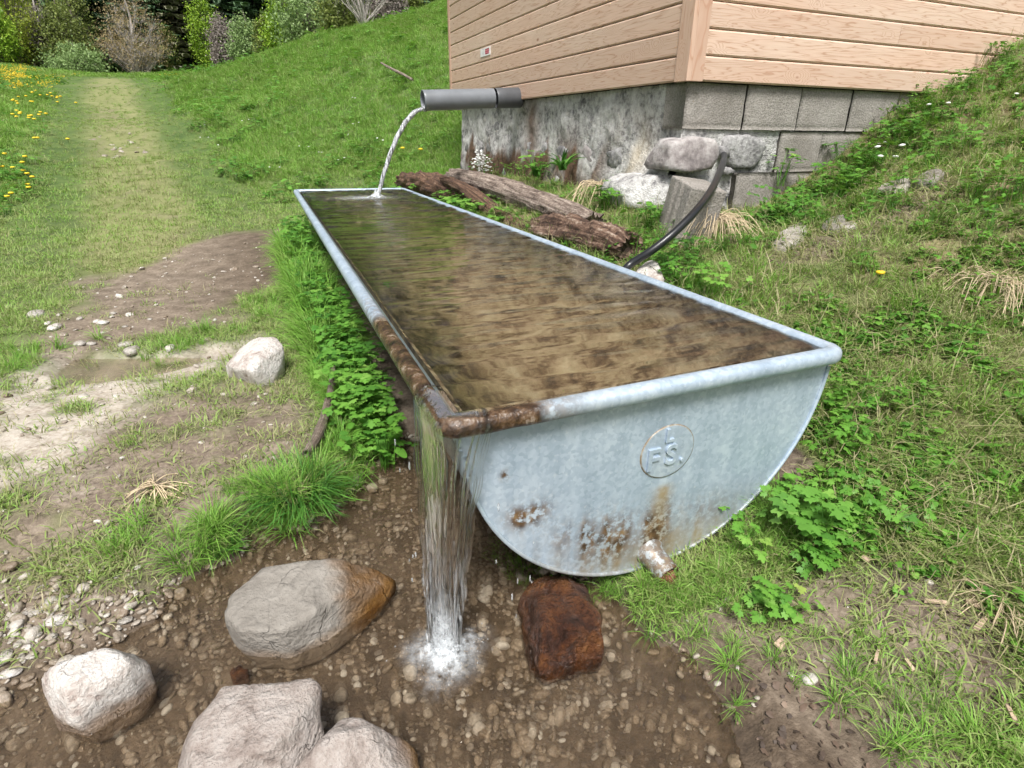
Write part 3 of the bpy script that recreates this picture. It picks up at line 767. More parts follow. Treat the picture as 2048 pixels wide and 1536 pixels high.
# ================================================================ wooden hut on a masonry base
HX, HY, HZ = 2.00, 1.92, 1.465           # near corner, underside of the boarding
HY1, HX1 = 6.30, 5.60
BP = .1275                               # board pitch
def wood(name, c0, c1, c2, knots=1.0):
    k = NT(name); co = k.coord(); rnd = k.n('ShaderNodeObjectInfo').outputs['Random']
    off = k.n('ShaderNodeCombineXYZ', {'X': k.math('MULTIPLY', rnd, 37.0), 'Y': k.math('MULTIPLY', rnd, 11.0), 'Z': k.math('MULTIPLY', rnd, 23.0)})
    v = k.n('ShaderNodeVectorMath', {0: co, 1: off.outputs[0]}, operation='ADD').outputs[0]
    # knots: sparse cells, stretched along the board
    kv = k.mapping(v, (3.2, 1.0, 7.0))
    vd = k.n('ShaderNodeTexVoronoi', {'Vector': kv, 'Scale': 1.0, 'Randomness': 1.0})
    kd = k.math('ADD', vd.outputs['Distance'], k.math('MULTIPLY', k.sep(vd.outputs['Color'])[1], .25))
    warp = k.math('MULTIPLY', k.ramp(kd, [(.0, 1.0), (.42, 0.0)]), 1.0)
    flow = k.math('ADD', k.noise(k.mapping(v, (.75, 2, 11)), 1.0, 4, .5, .25), k.math('MULTIPLY', warp, .42))
    rings = k.math('FRACT', k.math('MULTIPLY', flow, 17.0))
    line = k.ramp(rings, [(.0, 1.0), (.08, .35), (.42, 0.0), (.86, .15), (.97, 1.0)])
    fine = k.noise(k.mapping(v, (3, 60, 170)), 1.0, 3)
    tone = k.noise(k.mapping(v, (.9, 2, 3)), 1.0, 3)
    c = k.mix(k.ramp(tone, [(.35, 0.0), (.65, 1.0)]), c0, c1)
    c = k.mix(k.math('MULTIPLY', rnd, .55), c, tuple(q*.74 for q in c1))
    c = k.mix(k.math('MULTIPLY', line, .66), c, c2)
    c = k.mix(k.math('MULTIPLY', fine, .22), c, tuple(q*.75 for q in c2))
    kn = k.ramp(kd, [(.07, 1.0), (.13, 0.0)])
    c = k.mix(k.math('MULTIPLY', kn, .75*knots), c, (.20,.075,.035))
    return k.done(k.bsdf(Base_Color=c, Roughness=.62, Specular_IOR_Level=.3, Normal=k.bump(k.math('ADD', line, fine), .12, .003)))
M_WOOD = wood('larch_boards', (.67,.525,.425), (.66,.475,.37), (.36,.195,.115))
M_WOODC = wood('larch_corner_boards', (.60,.43,.33), (.60,.40,.30), (.42,.23,.15), .5)
M_DARK = simple('groove_shade', (.03,.022,.016), .9)
hut = thing('wooden_hut', (HX+1.8, HY+2.2, .7), 'small hut clad in fresh larch boards on an old stone and block base', 'hut')
hl = WLOC[hut.name]
def board_mesh(L, h, t=.022):
    # length along local X (0..L), thickness towards local -Y (outer face at y=-t), height 0..h ; chamfered edges
    ch = .007
    sec = [(0, 0), (-t+ch, 0), (-t, ch*1.2), (-t, h-ch*1.2), (-t+ch, h), (0, h)]
    V = [(x, y, z) for x in (0, L) for y, z in sec]
    F = [(i, i+6, (i+1) % 6+6, (i+1) % 6) for i in range(6)] + [(5, 4, 3, 2, 1, 0), (6, 7, 8, 9, 10, 11)]
    return V, F
def put(name, me, loc, rotz, parent, mat=None, base=None):
    o = bpy.data.objects.new(name, me); COL.objects.link(o); o.parent = parent
    b = WLOC[parent.name] if base is None else base
    o.location = [float(v) for v in (np.array(loc)-b)]; o.rotation_euler = (0, 0, rotz); WLOC[o.name] = np.array(loc, float)
    return o
NB = 20
LL = HY1-HY-.085-.06; LR = HX1-HX-.085
V, F = board_mesh(LL, BP-.004); mL = mesh_from('plank', V, F, False); mL.materials.append(M_WOOD)
mRs = {}
def right_board(L):
    L = round(L, 3)
    if L not in mRs:
        V, F = board_mesh(L, BP-.004); mRs[L] = mesh_from('plank', V, F, False); mRs[L].materials.append(M_WOOD)
    return mRs[L]
for i in range(NB):
    z = HZ+i*BP
    put('plank', mL, (HX, HY1-.06, z), -np.pi/2, hut)              # left wall: runs along -Y
    cut = [2.28, 3.1, 1.5, 2.7, 1.9][i % 5]
    put('plank', right_board(cut-.002), (HX+.085, HY, z), 0, hut)
    put('plank', right_board(LR-cut), (HX+.085+cut, HY, z), 0, hut)
# near-black backing: shade in the board grooves put into its colour
mb = MB(); mb.box((HX+.001, HY+.001, HZ+.004), (HX1, HY1, HZ+NB*BP))
obj('wall_core', mb.verts(), mb.F, M_DARK, hut, smooth=False)
top = HZ+NB*BP
def upright(lo, hi):
    x0, y0, z0 = lo; x1, y1, z1 = hi
    # vertical board built along local X then stood up so that the grain runs up
    mb = MB(); mb.box((0, 0, 0), (z1-z0, x1-x0, y1-y0))
    Vb = mb.verts(); Vb = np.column_stack([Vb[:, 0], Vb[:, 1], Vb[:, 2]])
    me = mesh_from('corner_board', Vb, mb.F, False); me.materials.append(M_WOODC)
    o = bpy.data.objects.new('corner_board', me); COL.objects.link(o); o.parent = hut
    o.matrix_parent_inverse = Matrix.Identity(4)
    R = Matrix(((0, 1, 0), (0, 0, 1), (1, 0, 0))).to_4x4()
    o.matrix_local = Matrix.Translation(Vector((np.array([x0, y0, z0])-hl).tolist())) @ R
    b = o.modifiers.new('bevel', 'BEVEL'); b.width = .003; b.segments = 2
    return o
upright((HX-.030, HY-.030, HZ-.004), (HX-.0005, HY+.083, top))
upright((HX-.0004, HY-.029, HZ-.003), (HX+.083, HY-.0005, top))
upright((HX-.028, HY1-.058, HZ-.003), (HX-.0005, HY1, top))
# roof
M_ROOF = simple('roof_sheet', (.16,.10,.08), .6)
rg = (HX+HX1)/2
V = [(HX-.3, HY-.35, top-.02), (HX-.3, HY1+.3, top-.02), (rg, HY1+.3, top+1.1), (rg, HY-.35, top+1.1), (HX1+.3, HY-.35, top-.02), (HX1+.3, HY1+.3, top-.02)]
V = np.array(V); V2 = V+np.array([0, 0, .06])
F = [(0,1,2,3),(3,2,5,4),(9,8,7,6),(10,11,8,9),(0,3,9,6),(3,4,10,9),(4,5,11,10),(5,2,8,11),(2,1,7,8),(1,0,6,7)]
obj('roof', np.vstack([V, V2]), F, M_ROOF, hut, smooth=False)
V = np.array([(HX+.02, HY+.0, top), (HX1, HY+.0, top), (rg, HY+.0, top+1.02), (HX+.02, HY1-.02, top), (HX1, HY1-.02, top), (rg, HY1-.02, top+1.02)])
obj('gable', V[:3], [(0,1,2)], M_WOODC, hut, smooth=False)
obj('gable', V[3:], [(2,1,0)], M_WOODC, hut, smooth=False)
# --- masonry base
k = NT('lime_mortar')
co = k.coord(); n1 = k.noise(co, 5, 6, .6); n2 = k.noise(co, 28, 6, .65); st = k.sep(k.attr('stain'))
c = k.ramp(k.mix(.5, n1, n2), [(.34, (.075,.074,.076)), (.42, (.22,.215,.215)), (.48, (.40,.392,.38)), (.58, (.58,.575,.56)), (.70, (.68,.675,.66))])
c = k.mix(st[0], c, k.ramp(n2, [(.3, (.06,.033,.018)), (.7, (.17,.10,.06))]))
c = k.mix(st[1], c, k.ramp(n2, [(.35, (.42,.36,.27)), (.65, (.60,.55,.46))]))
M_MORT = k.done(k.bsdf(Base_Color=c, Roughness=.92, Normal=k.bump(k.math('ADD', n2, k.noise(co, 90, 4)), .9, .015)))
def stone_mat(name, a, b, c_, d, scale=16):
    k = NT(name); co = k.coord(); r_ = k.n('ShaderNodeObjectInfo').outputs['Random']
    n1 = k.noise(k.n('ShaderNodeVectorMath', {0: co, 1: k.n('ShaderNodeCombineXYZ', {'X': k.math('MULTIPLY', r_, 31.)}).outputs[0]}, operation='ADD').outputs[0], scale*.35, 6, .62)
    n2 = k.noise(co, scale*2.2, 6, .65)
    c = k.ramp(k.mix(.5, n1, n2), [(.33, a), (.46, b), (.55, c_), (.68, d)])
    c = k.mix(k.math('MULTIPLY', r_, .30), c, tuple(q*.55 for q in b))
    return k.done(k.bsdf(Base_Color=c, Roughness=.88, Normal=k.bump(k.math('ADD', n1, n2), .8, .012)))
M_STN = stone_mat('wall_stone', (.06,.06,.065), (.19,.185,.185), (.33,.325,.32), (.56,.555,.55))
M_STB = stone_mat('wall_stone_purple', (.09,.08,.08), (.22,.195,.19), (.36,.335,.325), (.52,.51,.50), 9)
k = NT('concrete_block'); co = k.coord()
n1 = k.noise(co, 6, 5); v1 = k.voro(co, 95); v2 = k.noise(co, 130, 4, .7)
c = k.ramp(k.mix(.35, k.mix(.45, n1, v2), v1), [(.25, (.11,.10,.09)), (.40, (.20,.185,.165)), (.54, (.275,.255,.232)), (.8, (.36,.34,.312))])
c = k.mix(k.ramp(k.noise(co, 2.6, 5, .65), [(.48, 0.0), (.68, .55)]), c, (.13,.115,.095))
M_BLK = k.done(k.bsdf(Base_Color=c, Roughness=.93, Normal=k.bump(k.math('ADD', v1, v2), .4, .008)))
base = thing('foundation_wall', (HX+1.8, HY+2.2, .7), None, None); base.parent = hut; base.location = (0, 0, 0)
base['label'] = 'old base of rubble stone, lime mortar and concrete blocks'
FX, FY = HX+.035, HY+.03                 # face planes of the masonry
ny, nz = 260, 90
Y, Z = np.meshgrid(np.linspace(FY, 6.05, ny), np.linspace(.1, HZ-.002, nz), indexing='ij')
yy, zz = Y.ravel(), Z.ravel(); p2 = np.column_stack([yy, zz])
bul = .10*sm(1.15, .80, zz)*sm(2.7, 2.1, yy) + .03*sm(1.2, .8, zz)
X = FX - bul - .022*fbm(p2*3.2, 4, 31) - .012*fbm(p2*11, 3, 32)
X = np.where(zz > HZ-.03, np.maximum(X, FX-.01), X)
def wall_x(y_, z_):
    y_ = np.array([y_]); z_ = np.array([z_]); q_ = np.column_stack([y_, z_])
    return float((FX-(.10*sm(1.15, .80, z_)*sm(2.7, 2.1, y_)+.03*sm(1.2, .8, z_))-.022*fbm(q_*3.2, 4, 31))[0])
V = np.column_stack([X, yy, zz]); wl_ = obj('rubble_face', V, grid_faces(ny, nz)[:, ::-1], M_MORT, base)
nn = fbm(p2*np.array([5, 1.6]), 4, 33); n5 = fbm(p2*4, 3, 36)
brown = np.clip(sm(.05, .45, nn-.1+.9*(1-sm(.85, 1.25, zz))-.35)*sm(2.6, 3.0, yy) + .85*np.exp(-((yy-4.05-.05*n5)/.14)**2)*sm(-.7, .1, n5) + .7*np.exp(-((yy-3.35)/.22)**2-((zz-1.05)/.16)**2), 0, 1)
cream = np.clip(1.2*np.exp(-((yy-2.42-.1*(zz-1))/.17)**2-((zz-1.05)/.2)**2)*sm(-.5, .2, n5), 0, 1)
vattr(wl_, 'stain', np.column_stack([brown, cream, 0*cream]))
# right-hand core
nx = 160
Xg, Z = np.meshgrid(np.linspace(FX, 5.5, nx), np.linspace(.1, HZ-.002, 70), indexing='ij'); xx, zz = Xg.ravel(), Z.ravel()
p2 = np.column_stack([xx, zz])
V = np.column_stack([xx, FY+.022-.012*fbm(p2*4, 3, 41)-.006*fbm(p2*15, 2, 42), zz])
wr_ = obj('core_face', V, grid_faces(nx, 70), M_MORT, base)
vattr(wr_, 'stain', np.column_stack([np.clip(sm(1.12, .95, zz)*sm(2.8, 3.0, xx)*(.5+fbm(p2*9, 3, 43)), 0, 1), 0*xx, 0*xx]))
# rock builder: convex hull of anchor points, rounded and roughened
def rock_verts(pts, sub=4, p=14, rough=.05, fine=.015, seed=0, freq=1.0, chips=14):
    pts = np.asarray(pts, float); bm_ = bmesh.new()
    vs_ = [bm_.verts.new(q) for q in pts]; bmesh.ops.convex_hull(bm_, input=vs_); bm_.normal_update()
    c = (pts.min(0)+pts.max(0))/2; c = .5*c+.5*pts.mean(0)
    pl = [(np.array(f.normal), float(np.dot(f.normal, np.array(f.verts[0].co)-c))) for f in bm_.faces if f.calc_area() > 1e-9]; bm_.free()
    N = np.array([(a if d > 0 else -a)/max(abs(d), 1e-4) for a, d in pl])
    rc_ = np.random.default_rng(seed+900)
    for q_ in range(chips):
        n_ = rc_.normal(0, 1, 3); n_ /= np.linalg.norm(n_); d_ = ((pts-c)@n_).max()*rc_.uniform(.70, .93); N = np.vstack([N, n_/max(d_, 1e-4)])
    D, F = ICO[sub]
    g_ = np.maximum(D@N.T, 0); gm_ = g_.max(1); r_ = 1/(gm_*((g_/gm_[:, None])**p).sum(1)**(1/p))
    V = D*r_[:, None]
    size = np.linalg.norm(pts.max(0)-pts.min(0))
    q = V/size*freq
    rid = 1-np.abs(fbm(q*5+seed*3.7, 4, seed))*2
    disp = rough*size*fbm(q*3.1+seed, 4, seed+1) + fine*size*fbm(q*13, 4, seed+2) + .12*fine*size*rid
    V = V*(1+disp/np.maximum(np.linalg.norm(V, axis=1), 1e-6))[:, None]
    return V+c, F
# stones showing in the rubble face
cells = []
rs = np.random.default_rng(5)
z = .66
row = 0
while z < 1.42:
    h = rs.uniform(.16, .26); y = 2.05 + rs.uniform(-.1, .1)
    while y < 5.9:
        w_ = rs.uniform(.20, .46)
        if rs.random() < .66: cells.append((y+w_/2, z+h/2, w_*.86, h*.84))
        y += w_+.03
    z += h+.02; row += 1
for (yc, zc, w_, h_) in cells:
    if zc+h_/2 > HZ-.02: continue
    n_ = int(rs.integers(5, 7)); t = np.linspace(0, 2*np.pi, n_, endpoint=False)+rs.uniform(-.3, .3, n_)+rs.uniform(0, .8)
    rr_ = rs.uniform(.85, 1.2, n_)
    bx = min(wall_x(yc+dy_, zc+dz_) for dy_ in (-w_*.3, 0, w_*.3) for dz_ in (-h_*.3, 0, h_*.3))
    ring = [(bx+.018-rs.uniform(0, .014), yc+w_/2*r_*math.cos(a_)*.90, zc+h_/2*r_*math.sin(a_)*.90) for a_, r_ in zip(t, rr_)]
    ring += [(bx+.05, yc+w_/2*r_*math.cos(a_), zc+h_/2*r_*math.sin(a_)) for a_, r_ in zip(t, rr_)]
    V, F = rock_verts(ring, 3, 60, .02, .02, int(yc*100) % 97, 1.0, 2)
    obj('stone', V, F, M_STN if rs.random() < .75 else M_STB, base)
# corner boulders and blocks of the right face
def ry(px, py, y): return on(px, py, 1, y)
def yrock(name, outline, yf, yb, mat, seed, rough=.04, sub=4, par=None):
    pts = [ry(px, py, yf+dy) for px, py, dy in outline]
    pts += [np.array([q[0], yb, q[2]]) for q in pts]
    V, F = rock_verts(pts, sub, 60, rough, .016, seed, 1.0, 5)
    return obj(name, V, F, mat, par or base)
yrock('stone', [(1328,315,.05),(1345,282,.02),(1400,273,0),(1432,277,0),(1442,305,0),(1425,340,-.02),(1380,347,-.03),(1335,342,.0)], HY-.055, HY+.2, M_STB, 3, .03)['label'] = 'big grey and purple corner boulder'
yrock('stone', [(1452,272,0),(1500,268,0),(1535,285,0),(1533,318,0),(1525,340,0),(1470,338,0),(1448,320,0)], HY+.01, HY+.2, M_STN, 5, .05)
yrock('stone', [(1440,290,0),(1458,292,0),(1462,315,0),(1445,318,0)], HY+.0, HY+.2, M_STN, 6, .05, 3)
yrock('stone', [(1448,332,0),(1470,336,0),(1475,350,0),(1450,352,0)], HY+.0, HY+.2, M_STN, 8, .05, 3)
yrock('stone', [(1240,372,.2),(1290,352,.1),(1345,350,.0),(1440,352,.0),(1440,400,.0),(1370,420,-.03),(1320,425,-.03),(1265,420,.1)], HY+.01, HY+.5, M_MORT, 9, .045)['label'] = 'rounded mortared footing at the corner'
def block(x0, x1, z0, z1, yf, dep=.2, seed=0, parent=base, mat=M_BLK, name='concrete_block'):
    nx_, nz_ = max(4, int((x1-x0)/.02)), max(4, int((z1-z0)/.02))
    U, W_ = np.meshgrid(np.linspace(0, 1, nx_), np.linspace(0, 1, nz_), indexing='ij'); u_, w_ = U.ravel(), W_.ravel()
    p = np.column_stack([x0+u_*(x1-x0), z0+w_*(z1-z0)])
    e = np.minimum(np.minimum(u_*(x1-x0), (1-u_)*(x1-x0)), np.minimum(w_*(z1-z0), (1-w_)*(z1-z0)))
    yv_ = yf + .010*(1-sm(0, .014, e)) - .003*fbm(p*30, 3, seed)
    Vf = np.column_stack([p[:, 0]+.003*fbm(p*20, 2, seed+1), yv_, p[:, 1]+.003*fbm(p*20, 2, seed+2)])
    Fv = [tuple(f) for f in grid_faces(nx_, nz_)]
    idx = np.arange(nx_*nz_).reshape(nx_, nz_)
    loop_ = list(idx[:, 0])+list(idx[-1, 1:])+list(idx[-2::-1, -1])+list(idx[0, -2:0:-1])
    n0 = len(Vf); back = Vf[loop_].copy(); back[:, 1] = yf+dep
    Fv += [(loop_[i], n0+i, n0+(i+1) % len(loop_), loop_[(i+1) % len(loop_)])[::-1] for i in range(len(loop_))]
    return obj(name, np.vstack([Vf, back]), Fv, mat, parent)
ed = [2.02, 2.462, 2.90, 3.345, 3.79, 4.23, 4.68, 5.12]
for i in range(7): block(ed[i]+.004, ed[i+1]-.005, 1.222, HZ-.004, FY-.012-.004*(i % 2), seed=i*7)
for i, (a_, b_) in enumerate([(2.80, 3.16), (3.165, 3.60), (3.61, 4.05), (4.06, 4.5)]): block(a_, b_, .975, 1.212, FY-.004+.002*i, seed=60+i)
block(2.47, 2.795, .66, .975, FY-.030, seed=80)
block(2.805, 3.2, .70, .968, FY+.004, seed=81)
# --- sticker
k = NT('sticker_print'); co = k.coord('Generated'); s3 = k.n('ShaderNodeSeparateXYZ', {0: co}).outputs
red = k.math('MULTIPLY', k.math('LESS_THAN', s3[1], .50), k.math('GREATER_THAN', s3[1], .10))
red = k.math('MULTIPLY', red, k.math('MULTIPLY', k.math('GREATER_THAN', s3[2], .17), k.math('LESS_THAN', s3[2], .84)))
band = k.math('LESS_THAN', k.math('ABSOLUTE', k.math('SUBTRACT', s3[2], .5)), .21)
bar = k.math('LESS_THAN', k.math('ABSOLUTE', k.math('SUBTRACT', s3[2], .5)), .05)
rc = k.mix(band, (.30,.02,.05), (.62,.20,.25)); rc = k.mix(bar, rc, (.36,.05,.09))
grey = k.math('MULTIPLY', k.math('GREATER_THAN', s3[1], .60), k.math('LESS_THAN', k.math('ABSOLUTE', k.math('SUBTRACT', s3[1], .70)), .08))
grey = k.math('MULTIPLY', grey, k.math('GREATER_THAN', k.noise(k.mapping(co, (1, 1, 9)), 1.5, 1), .5))
c = k.mix(k.math('MULTIPLY', grey, .5), (.78,.77,.78), (.35,.33,.38)); c = k.mix(red, c, rc)
M_STK = k.done(k.bsdf(Base_Color=c, Roughness=.4))
s0 = on(980, 92, 0, HX-.027); s1 = on(961, 115, 0, HX-.027)
mb = MB(); mb.box((HX-.0275, s0[1], s1[2]), (HX-.0225, s1[1], s0[2]))
stk = obj('sticker', mb.verts(), mb.F, M_STK, smooth=False, origin=(HX-.025, (s0[1]+s1[1])/2, (s0[2]+s1[2])/2))
tag(stk, 'small white and red warning sticker on the larch boards', 'sticker')
# --- black hose from the wall to the trough
k0 = ry(1448, 312, HY-.02); k1 = onz(1258, 531, .63)
def lerp_ray(px, py, w_):
    d0_ = (CM@(k0-CAM))[2]; d1_ = (CM@(k1-CAM))[2]; d_ = ray(px, py); return CAM+d_*(d0_*(1-w_)+d1_*w_)
hp = [k0+np.array([.02, .12, .03]), k0, lerp_ray(1432, 362, .62), lerp_ray(1400, 412, .95), lerp_ray(1352, 462, 1.05), lerp_ray(1305, 500, 1.05), k1, k1+np.array([-.08, -.05, -.05])]
V, F = tube(catmull(hp, 8), .0185, 14)
M_HOSE = simple('black_hose', (.012,.013,.015), .33, .2, 30, .05, .001, spec=.5)
hose = obj('hose', V, F, M_HOSE, origin=hp[1]); tag(hose, 'black plastic hose curving from the stone base down to the trough', 'hose')
# --- loose concrete block leaning below the wall
bb = gnd(1385, 505)
lb = thing('loose_concrete_block', bb, 'loose hollow concrete block standing in the weeds below the hut corner', 'concrete block')
A_ = [ry(1312, 424, HY-.16), ry(1345, 515, HY-.42), ry(1440, 395, HY-.22), ry(1415, 490, HY-.42)]
mb = MB()
import itertools
Lx, Ly, Lz = .20, .26, .36
def grooved():
    # block with two grooves on its end face
    sec = [(0, 0), (Lx, 0), (Lx, Ly), (0, Ly), (0, Ly*.72), (.018, Ly*.68), (.018, Ly*.60), (0, Ly*.56), (0, Ly*.44), (.018, Ly*.40), (.018, Ly*.32), (0, Ly*.28)]
    n_ = len(sec); V = [(x, y, z) for z in (0, Lz) for x, y in sec]
    F = [(i, (i+1) % n_, (i+1) % n_+n_, i+n_) for i in range(n_)] + [tuple(range(n_))[::-1], tuple(range(n_, 2*n_))]
    return np.array(V), F
V, F = grooved()
Rm = Matrix.Rotation(math.radians(-14), 3, 'Z') @ Matrix.Rotation(math.radians(9), 3, 'X') @ Matrix.Rotation(math.radians(7), 3, 'Y')
V = (np.array(Rm)@(V-np.array([Lx/2, Ly/2, 0])).T).T + np.array([bb[0]+.10, bb[1]+.24, bb[2]-.04])
lbo = obj('block_body', V, F, M_BLK, lb, smooth=False)
bv = lbo.modifiers.new('bevel', 'BEVEL'); bv.width = .008; bv.segments = 2

# ================================================================ rocks
def rock_mat(name, stops, scale=14, wet_stops=None, bumpd=.012, rough=.85):
    """dry colours by noise; attribute 'wet' blends to a glossy wet, stained look"""
    k = NT(name); co = k.coord()
    n1 = k.noise(co, scale*.5, 6, .6); n2 = k.noise(co, scale*3, 6, .68); n3 = k.noise(co, scale*9, 3)
    f = k.mix(.12, k.mix(.34, n1, n2), n3)
    c = k.ramp(f, stops)
    crack = k.ramp(k.n('ShaderNodeTexNoise', {'Vector': co, 'Scale': scale*.45, 'Detail': 3, 'Distortion': 1.2}).outputs['Fac'], [(.488, 0.0), (.5, 1.0), (.512, 0.0)])
    c = k.mix(k.math('MULTIPLY', crack, .35), c, tuple(q*.45 for q in stops[1][1]))
    wv_ = k.n('ShaderNodeVectorMath', {0: co, 1: k.n('ShaderNodeVectorMath', {0: k.n('ShaderNodeTexNoise', {'Vector': co, 'Scale': scale*1.3, 'Detail': 4}).outputs['Color'], 'Scale': .09}, operation='SCALE').outputs[0]}, operation='ADD').outputs[0]
    fis = k.math('MULTIPLY', k.ramp(k.voro(wv_, 6.5, 'DISTANCE_TO_EDGE'), [(.0, 1.0), (.009, 0.0)]), k.ramp(k.noise(co, 7, 2), [(.50, 0.0), (.62, 1.0)]))
    c = k.mix(k.math('MULTIPLY', fis, .5), c, tuple(q*.45 for q in stops[1][1]))
    w = k.attr('wet', out='Fac')
    wc = k.ramp(f, wet_stops or [(.3, (.03,.018,.009)), (.5, (.12,.065,.025)), (.68, (.24,.14,.06))])
    c = k.mix(w, c, wc)
    rg = k.n('ShaderNodeMapRange', {'Value': w, 'To Min': rough, 'To Max': .10})
    return k.done(k.bsdf(Base_Color=c, Roughness=rg.outputs[0], Specular_IOR_Level=.5, Normal=k.bump(k.math('ADD', k.math('MULTIPLY', n1, 1.5), k.math('SUBTRACT', k.math('ADD', n2, k.math('MULTIPLY', n3, .5)), k.math('MULTIPLY', fis, .45))), .9, bumpd*1.3)))
M_RGREY = rock_mat('grey_limestone', [(.32, (.10,.088,.073)), (.43, (.19,.173,.150)), (.55, (.26,.24,.212)), (.70, (.36,.338,.308))], 7, [(.32, (.050,.023,.007)), (.5, (.145,.070,.018)), (.68, (.27,.155,.050))])
M_RWHITE = rock_mat('white_limestone', [(.35, (.14,.10,.08)), (.42, (.38,.32,.285)), (.50, (.55,.515,.48)), (.66, (.64,.625,.61))], 14)
M_RPINK = rock_mat('pinkish_limestone', [(.35, (.10,.075,.062)), (.43, (.25,.205,.18)), (.52, (.37,.325,.295)), (.68, (.50,.46,.435))], 15)
M_RBROWN = rock_mat('wet_brown_rock', [(.3, (.03,.014,.008)), (.5, (.13,.055,.022)), (.68, (.26,.13,.05))], 16, [(.36, (.010,.005,.004)), (.47, (.045,.017,.009)), (.55, (.11,.043,.017)), (.68, (.26,.125,.045))], .022)
M_RSTONE = rock_mat('pale_fieldstone', [(.34, (.17,.14,.115)), (.45, (.32,.29,.25)), (.55, (.44,.41,.37)), (.68, (.56,.535,.50))], 16)
def zrock(name, pts, mat, label, cat='rock', seed=1, rough=.035, fine=.012, sub=5, p=14, drop=-.06, shrink=.92, wetf=None, group=None, lift=0):
    Q = [onz(px, py, z) for px, py, z in pts]
    Q = np.array(Q); c = Q.mean(0)
    low = c+(Q-c)*np.array([shrink, shrink, 0]); low[:, 2] = Q[:, 2].min()+drop
    V, F = rock_verts(np.vstack([Q, low]), sub, 60, rough*1.15, fine*.9, seed, 1.0, 12)
    V[:, 2] += lift
    org = np.array([V[:, 0].mean(), V[:, 1].mean(), max(V[:, 2].min(), Q[:, 2].min())])
    o = obj(name, V, F, mat, origin=org); tag(o, label, cat, group)
    nz_ = fbm(V*18, 3, seed+5)
    wet_ = sm(.035, .010, V[:, 2]+.010*nz_) if wetf is None else wetf(V, nz_)
    vattr(o, 'wet', np.clip(wet_, 0, 1)); return o
# flat grey boulder with its wet ochre end under the falling water
def w1(V, n):
    e = onz(662, 1118, .12); e2 = onz(690, 1245, .06); d_ = (e2-e)[:2]; d_ = d_/np.linalg.norm(d_); nn_ = np.array([-d_[1], d_[0]])
    s = (V[:, :2]-e[:2])@nn_; s = s*np.sign((onz(815, 1185, 0)[:2]-e[:2])@nn_)
    return np.clip(np.maximum(sm(-.03, .035, s+.035*n)*(.8+.4*n), sm(.03, .008, V[:, 2]+.01*n)*.4), 0, 1)
zrock('boulder', [(443,1225,.10),(470,1152,.12),(508,1106,.12),(560,1106,.13),(650,1112,.13),(680,1118,.12),(770,1142,.045),(818,1186,-.005),(775,1222,.0),(700,1262,.0),(600,1300,.0),(530,1316,.0),(470,1295,.015),(448,1262,.05),(480,1258,.10),(560,1262,.10),(660,1225,.10)],
      M_RGREY, 'flat grey boulder in the stream with a wet ochre end', 'boulder', 21, .02, .006, wetf=w1, p=18, drop=-.05)
zrock('boulder', [(1040,1205,.02),(1050,1180,.05),(1078,1152,.07),(1160,1152,.08),(1190,1195,.09),(1085,1215,.10),(1095,1290,.10),(1203,1262,.09),(1215,1300,.05),(1198,1350,-.01),(1080,1345,.0),(1060,1300,.02)],
      M_RBROWN, 'wet reddish brown rock beside the plunging water', 'rock', 33, .07, .045, wetf=lambda V, n: np.clip(.95+.2*n, .6, 1), drop=-.05, p=20)
zrock('boulder', [(72,1345,.10),(95,1312,.13),(175,1282,.14),(245,1270,.13),(296,1295,.10),(312,1345,.05),(280,1400,.0),(210,1455,.0),(130,1482,.0),(98,1430,.03),(140,1400,.12),(250,1330,.13)],
      M_RWHITE, 'white rounded rock at the left edge of the stream', 'rock', 41, .03, .012, drop=-.05, wetf=lambda V, n: sm(.055, .02, V[:, 2]+.02*n)*.8)
zrock('boulder', [(345,1480,.10),(352,1405,.13),(385,1372,.14),(455,1366,.15),(600,1328,.15),(640,1365,.13),(652,1450,.05),(640,1520,.02),(560,1640,.0),(340,1600,.02),(400,1560,.12),(560,1480,.14)],
      M_RPINK, 'largest pinkish grey rock at the bottom edge, left of its smaller neighbour', 'rock', 52, .045, .014, drop=-.05, wetf=lambda V, n: sm(.045, .015, V[:, 2]+.02*n)*.8)
zrock('boulder', [(580,1545,.08),(600,1488,.10),(680,1420,.11),(765,1428,.10),(830,1475,.05),(845,1540,.02),(820,1640,.0),(590,1640,.02),(700,1520,.11)],
      M_RPINK, 'smaller pale rock at the bottom edge, stained brown on its right', 'rock', 63, .04, .014, drop=-.05,
      wetf=lambda V, n: np.clip(np.maximum(sm(.045, .015, V[:, 2]+.02*n)*.8, sm(onz(775,1470,.06)[0], onz(830,1490,.03)[0], V[:, 0]+.02*n)), 0, 1))
g0 = gnd(500, 762)[2]
zrock('boulder', [(436,745,g0+.02),(440,738,g0+.05),(488,690,g0+.12),(528,657,g0+.16),(548,664,g0+.16),(567,695,g0+.11),(566,725,g0+.05),(548,762,g0),(500,768,g0),(455,762,g0),(500,735,g0+.10)],
      M_RWHITE, 'white slanted stone standing on the trampled grass', 'rock', 74, .022, .008, drop=-.04, p=24, wetf=lambda V, n: 0*n)
zrock('stone', [(455,1335,-.01),(475,1322,.01),(495,1330,.005),(490,1345,-.01),(462,1350,-.01)], M_RBROWN, 'small rusty red stone under water behind the largest rock', 'stone', 77, .03, .01, 3, wetf=lambda V, n: .8+0*n)
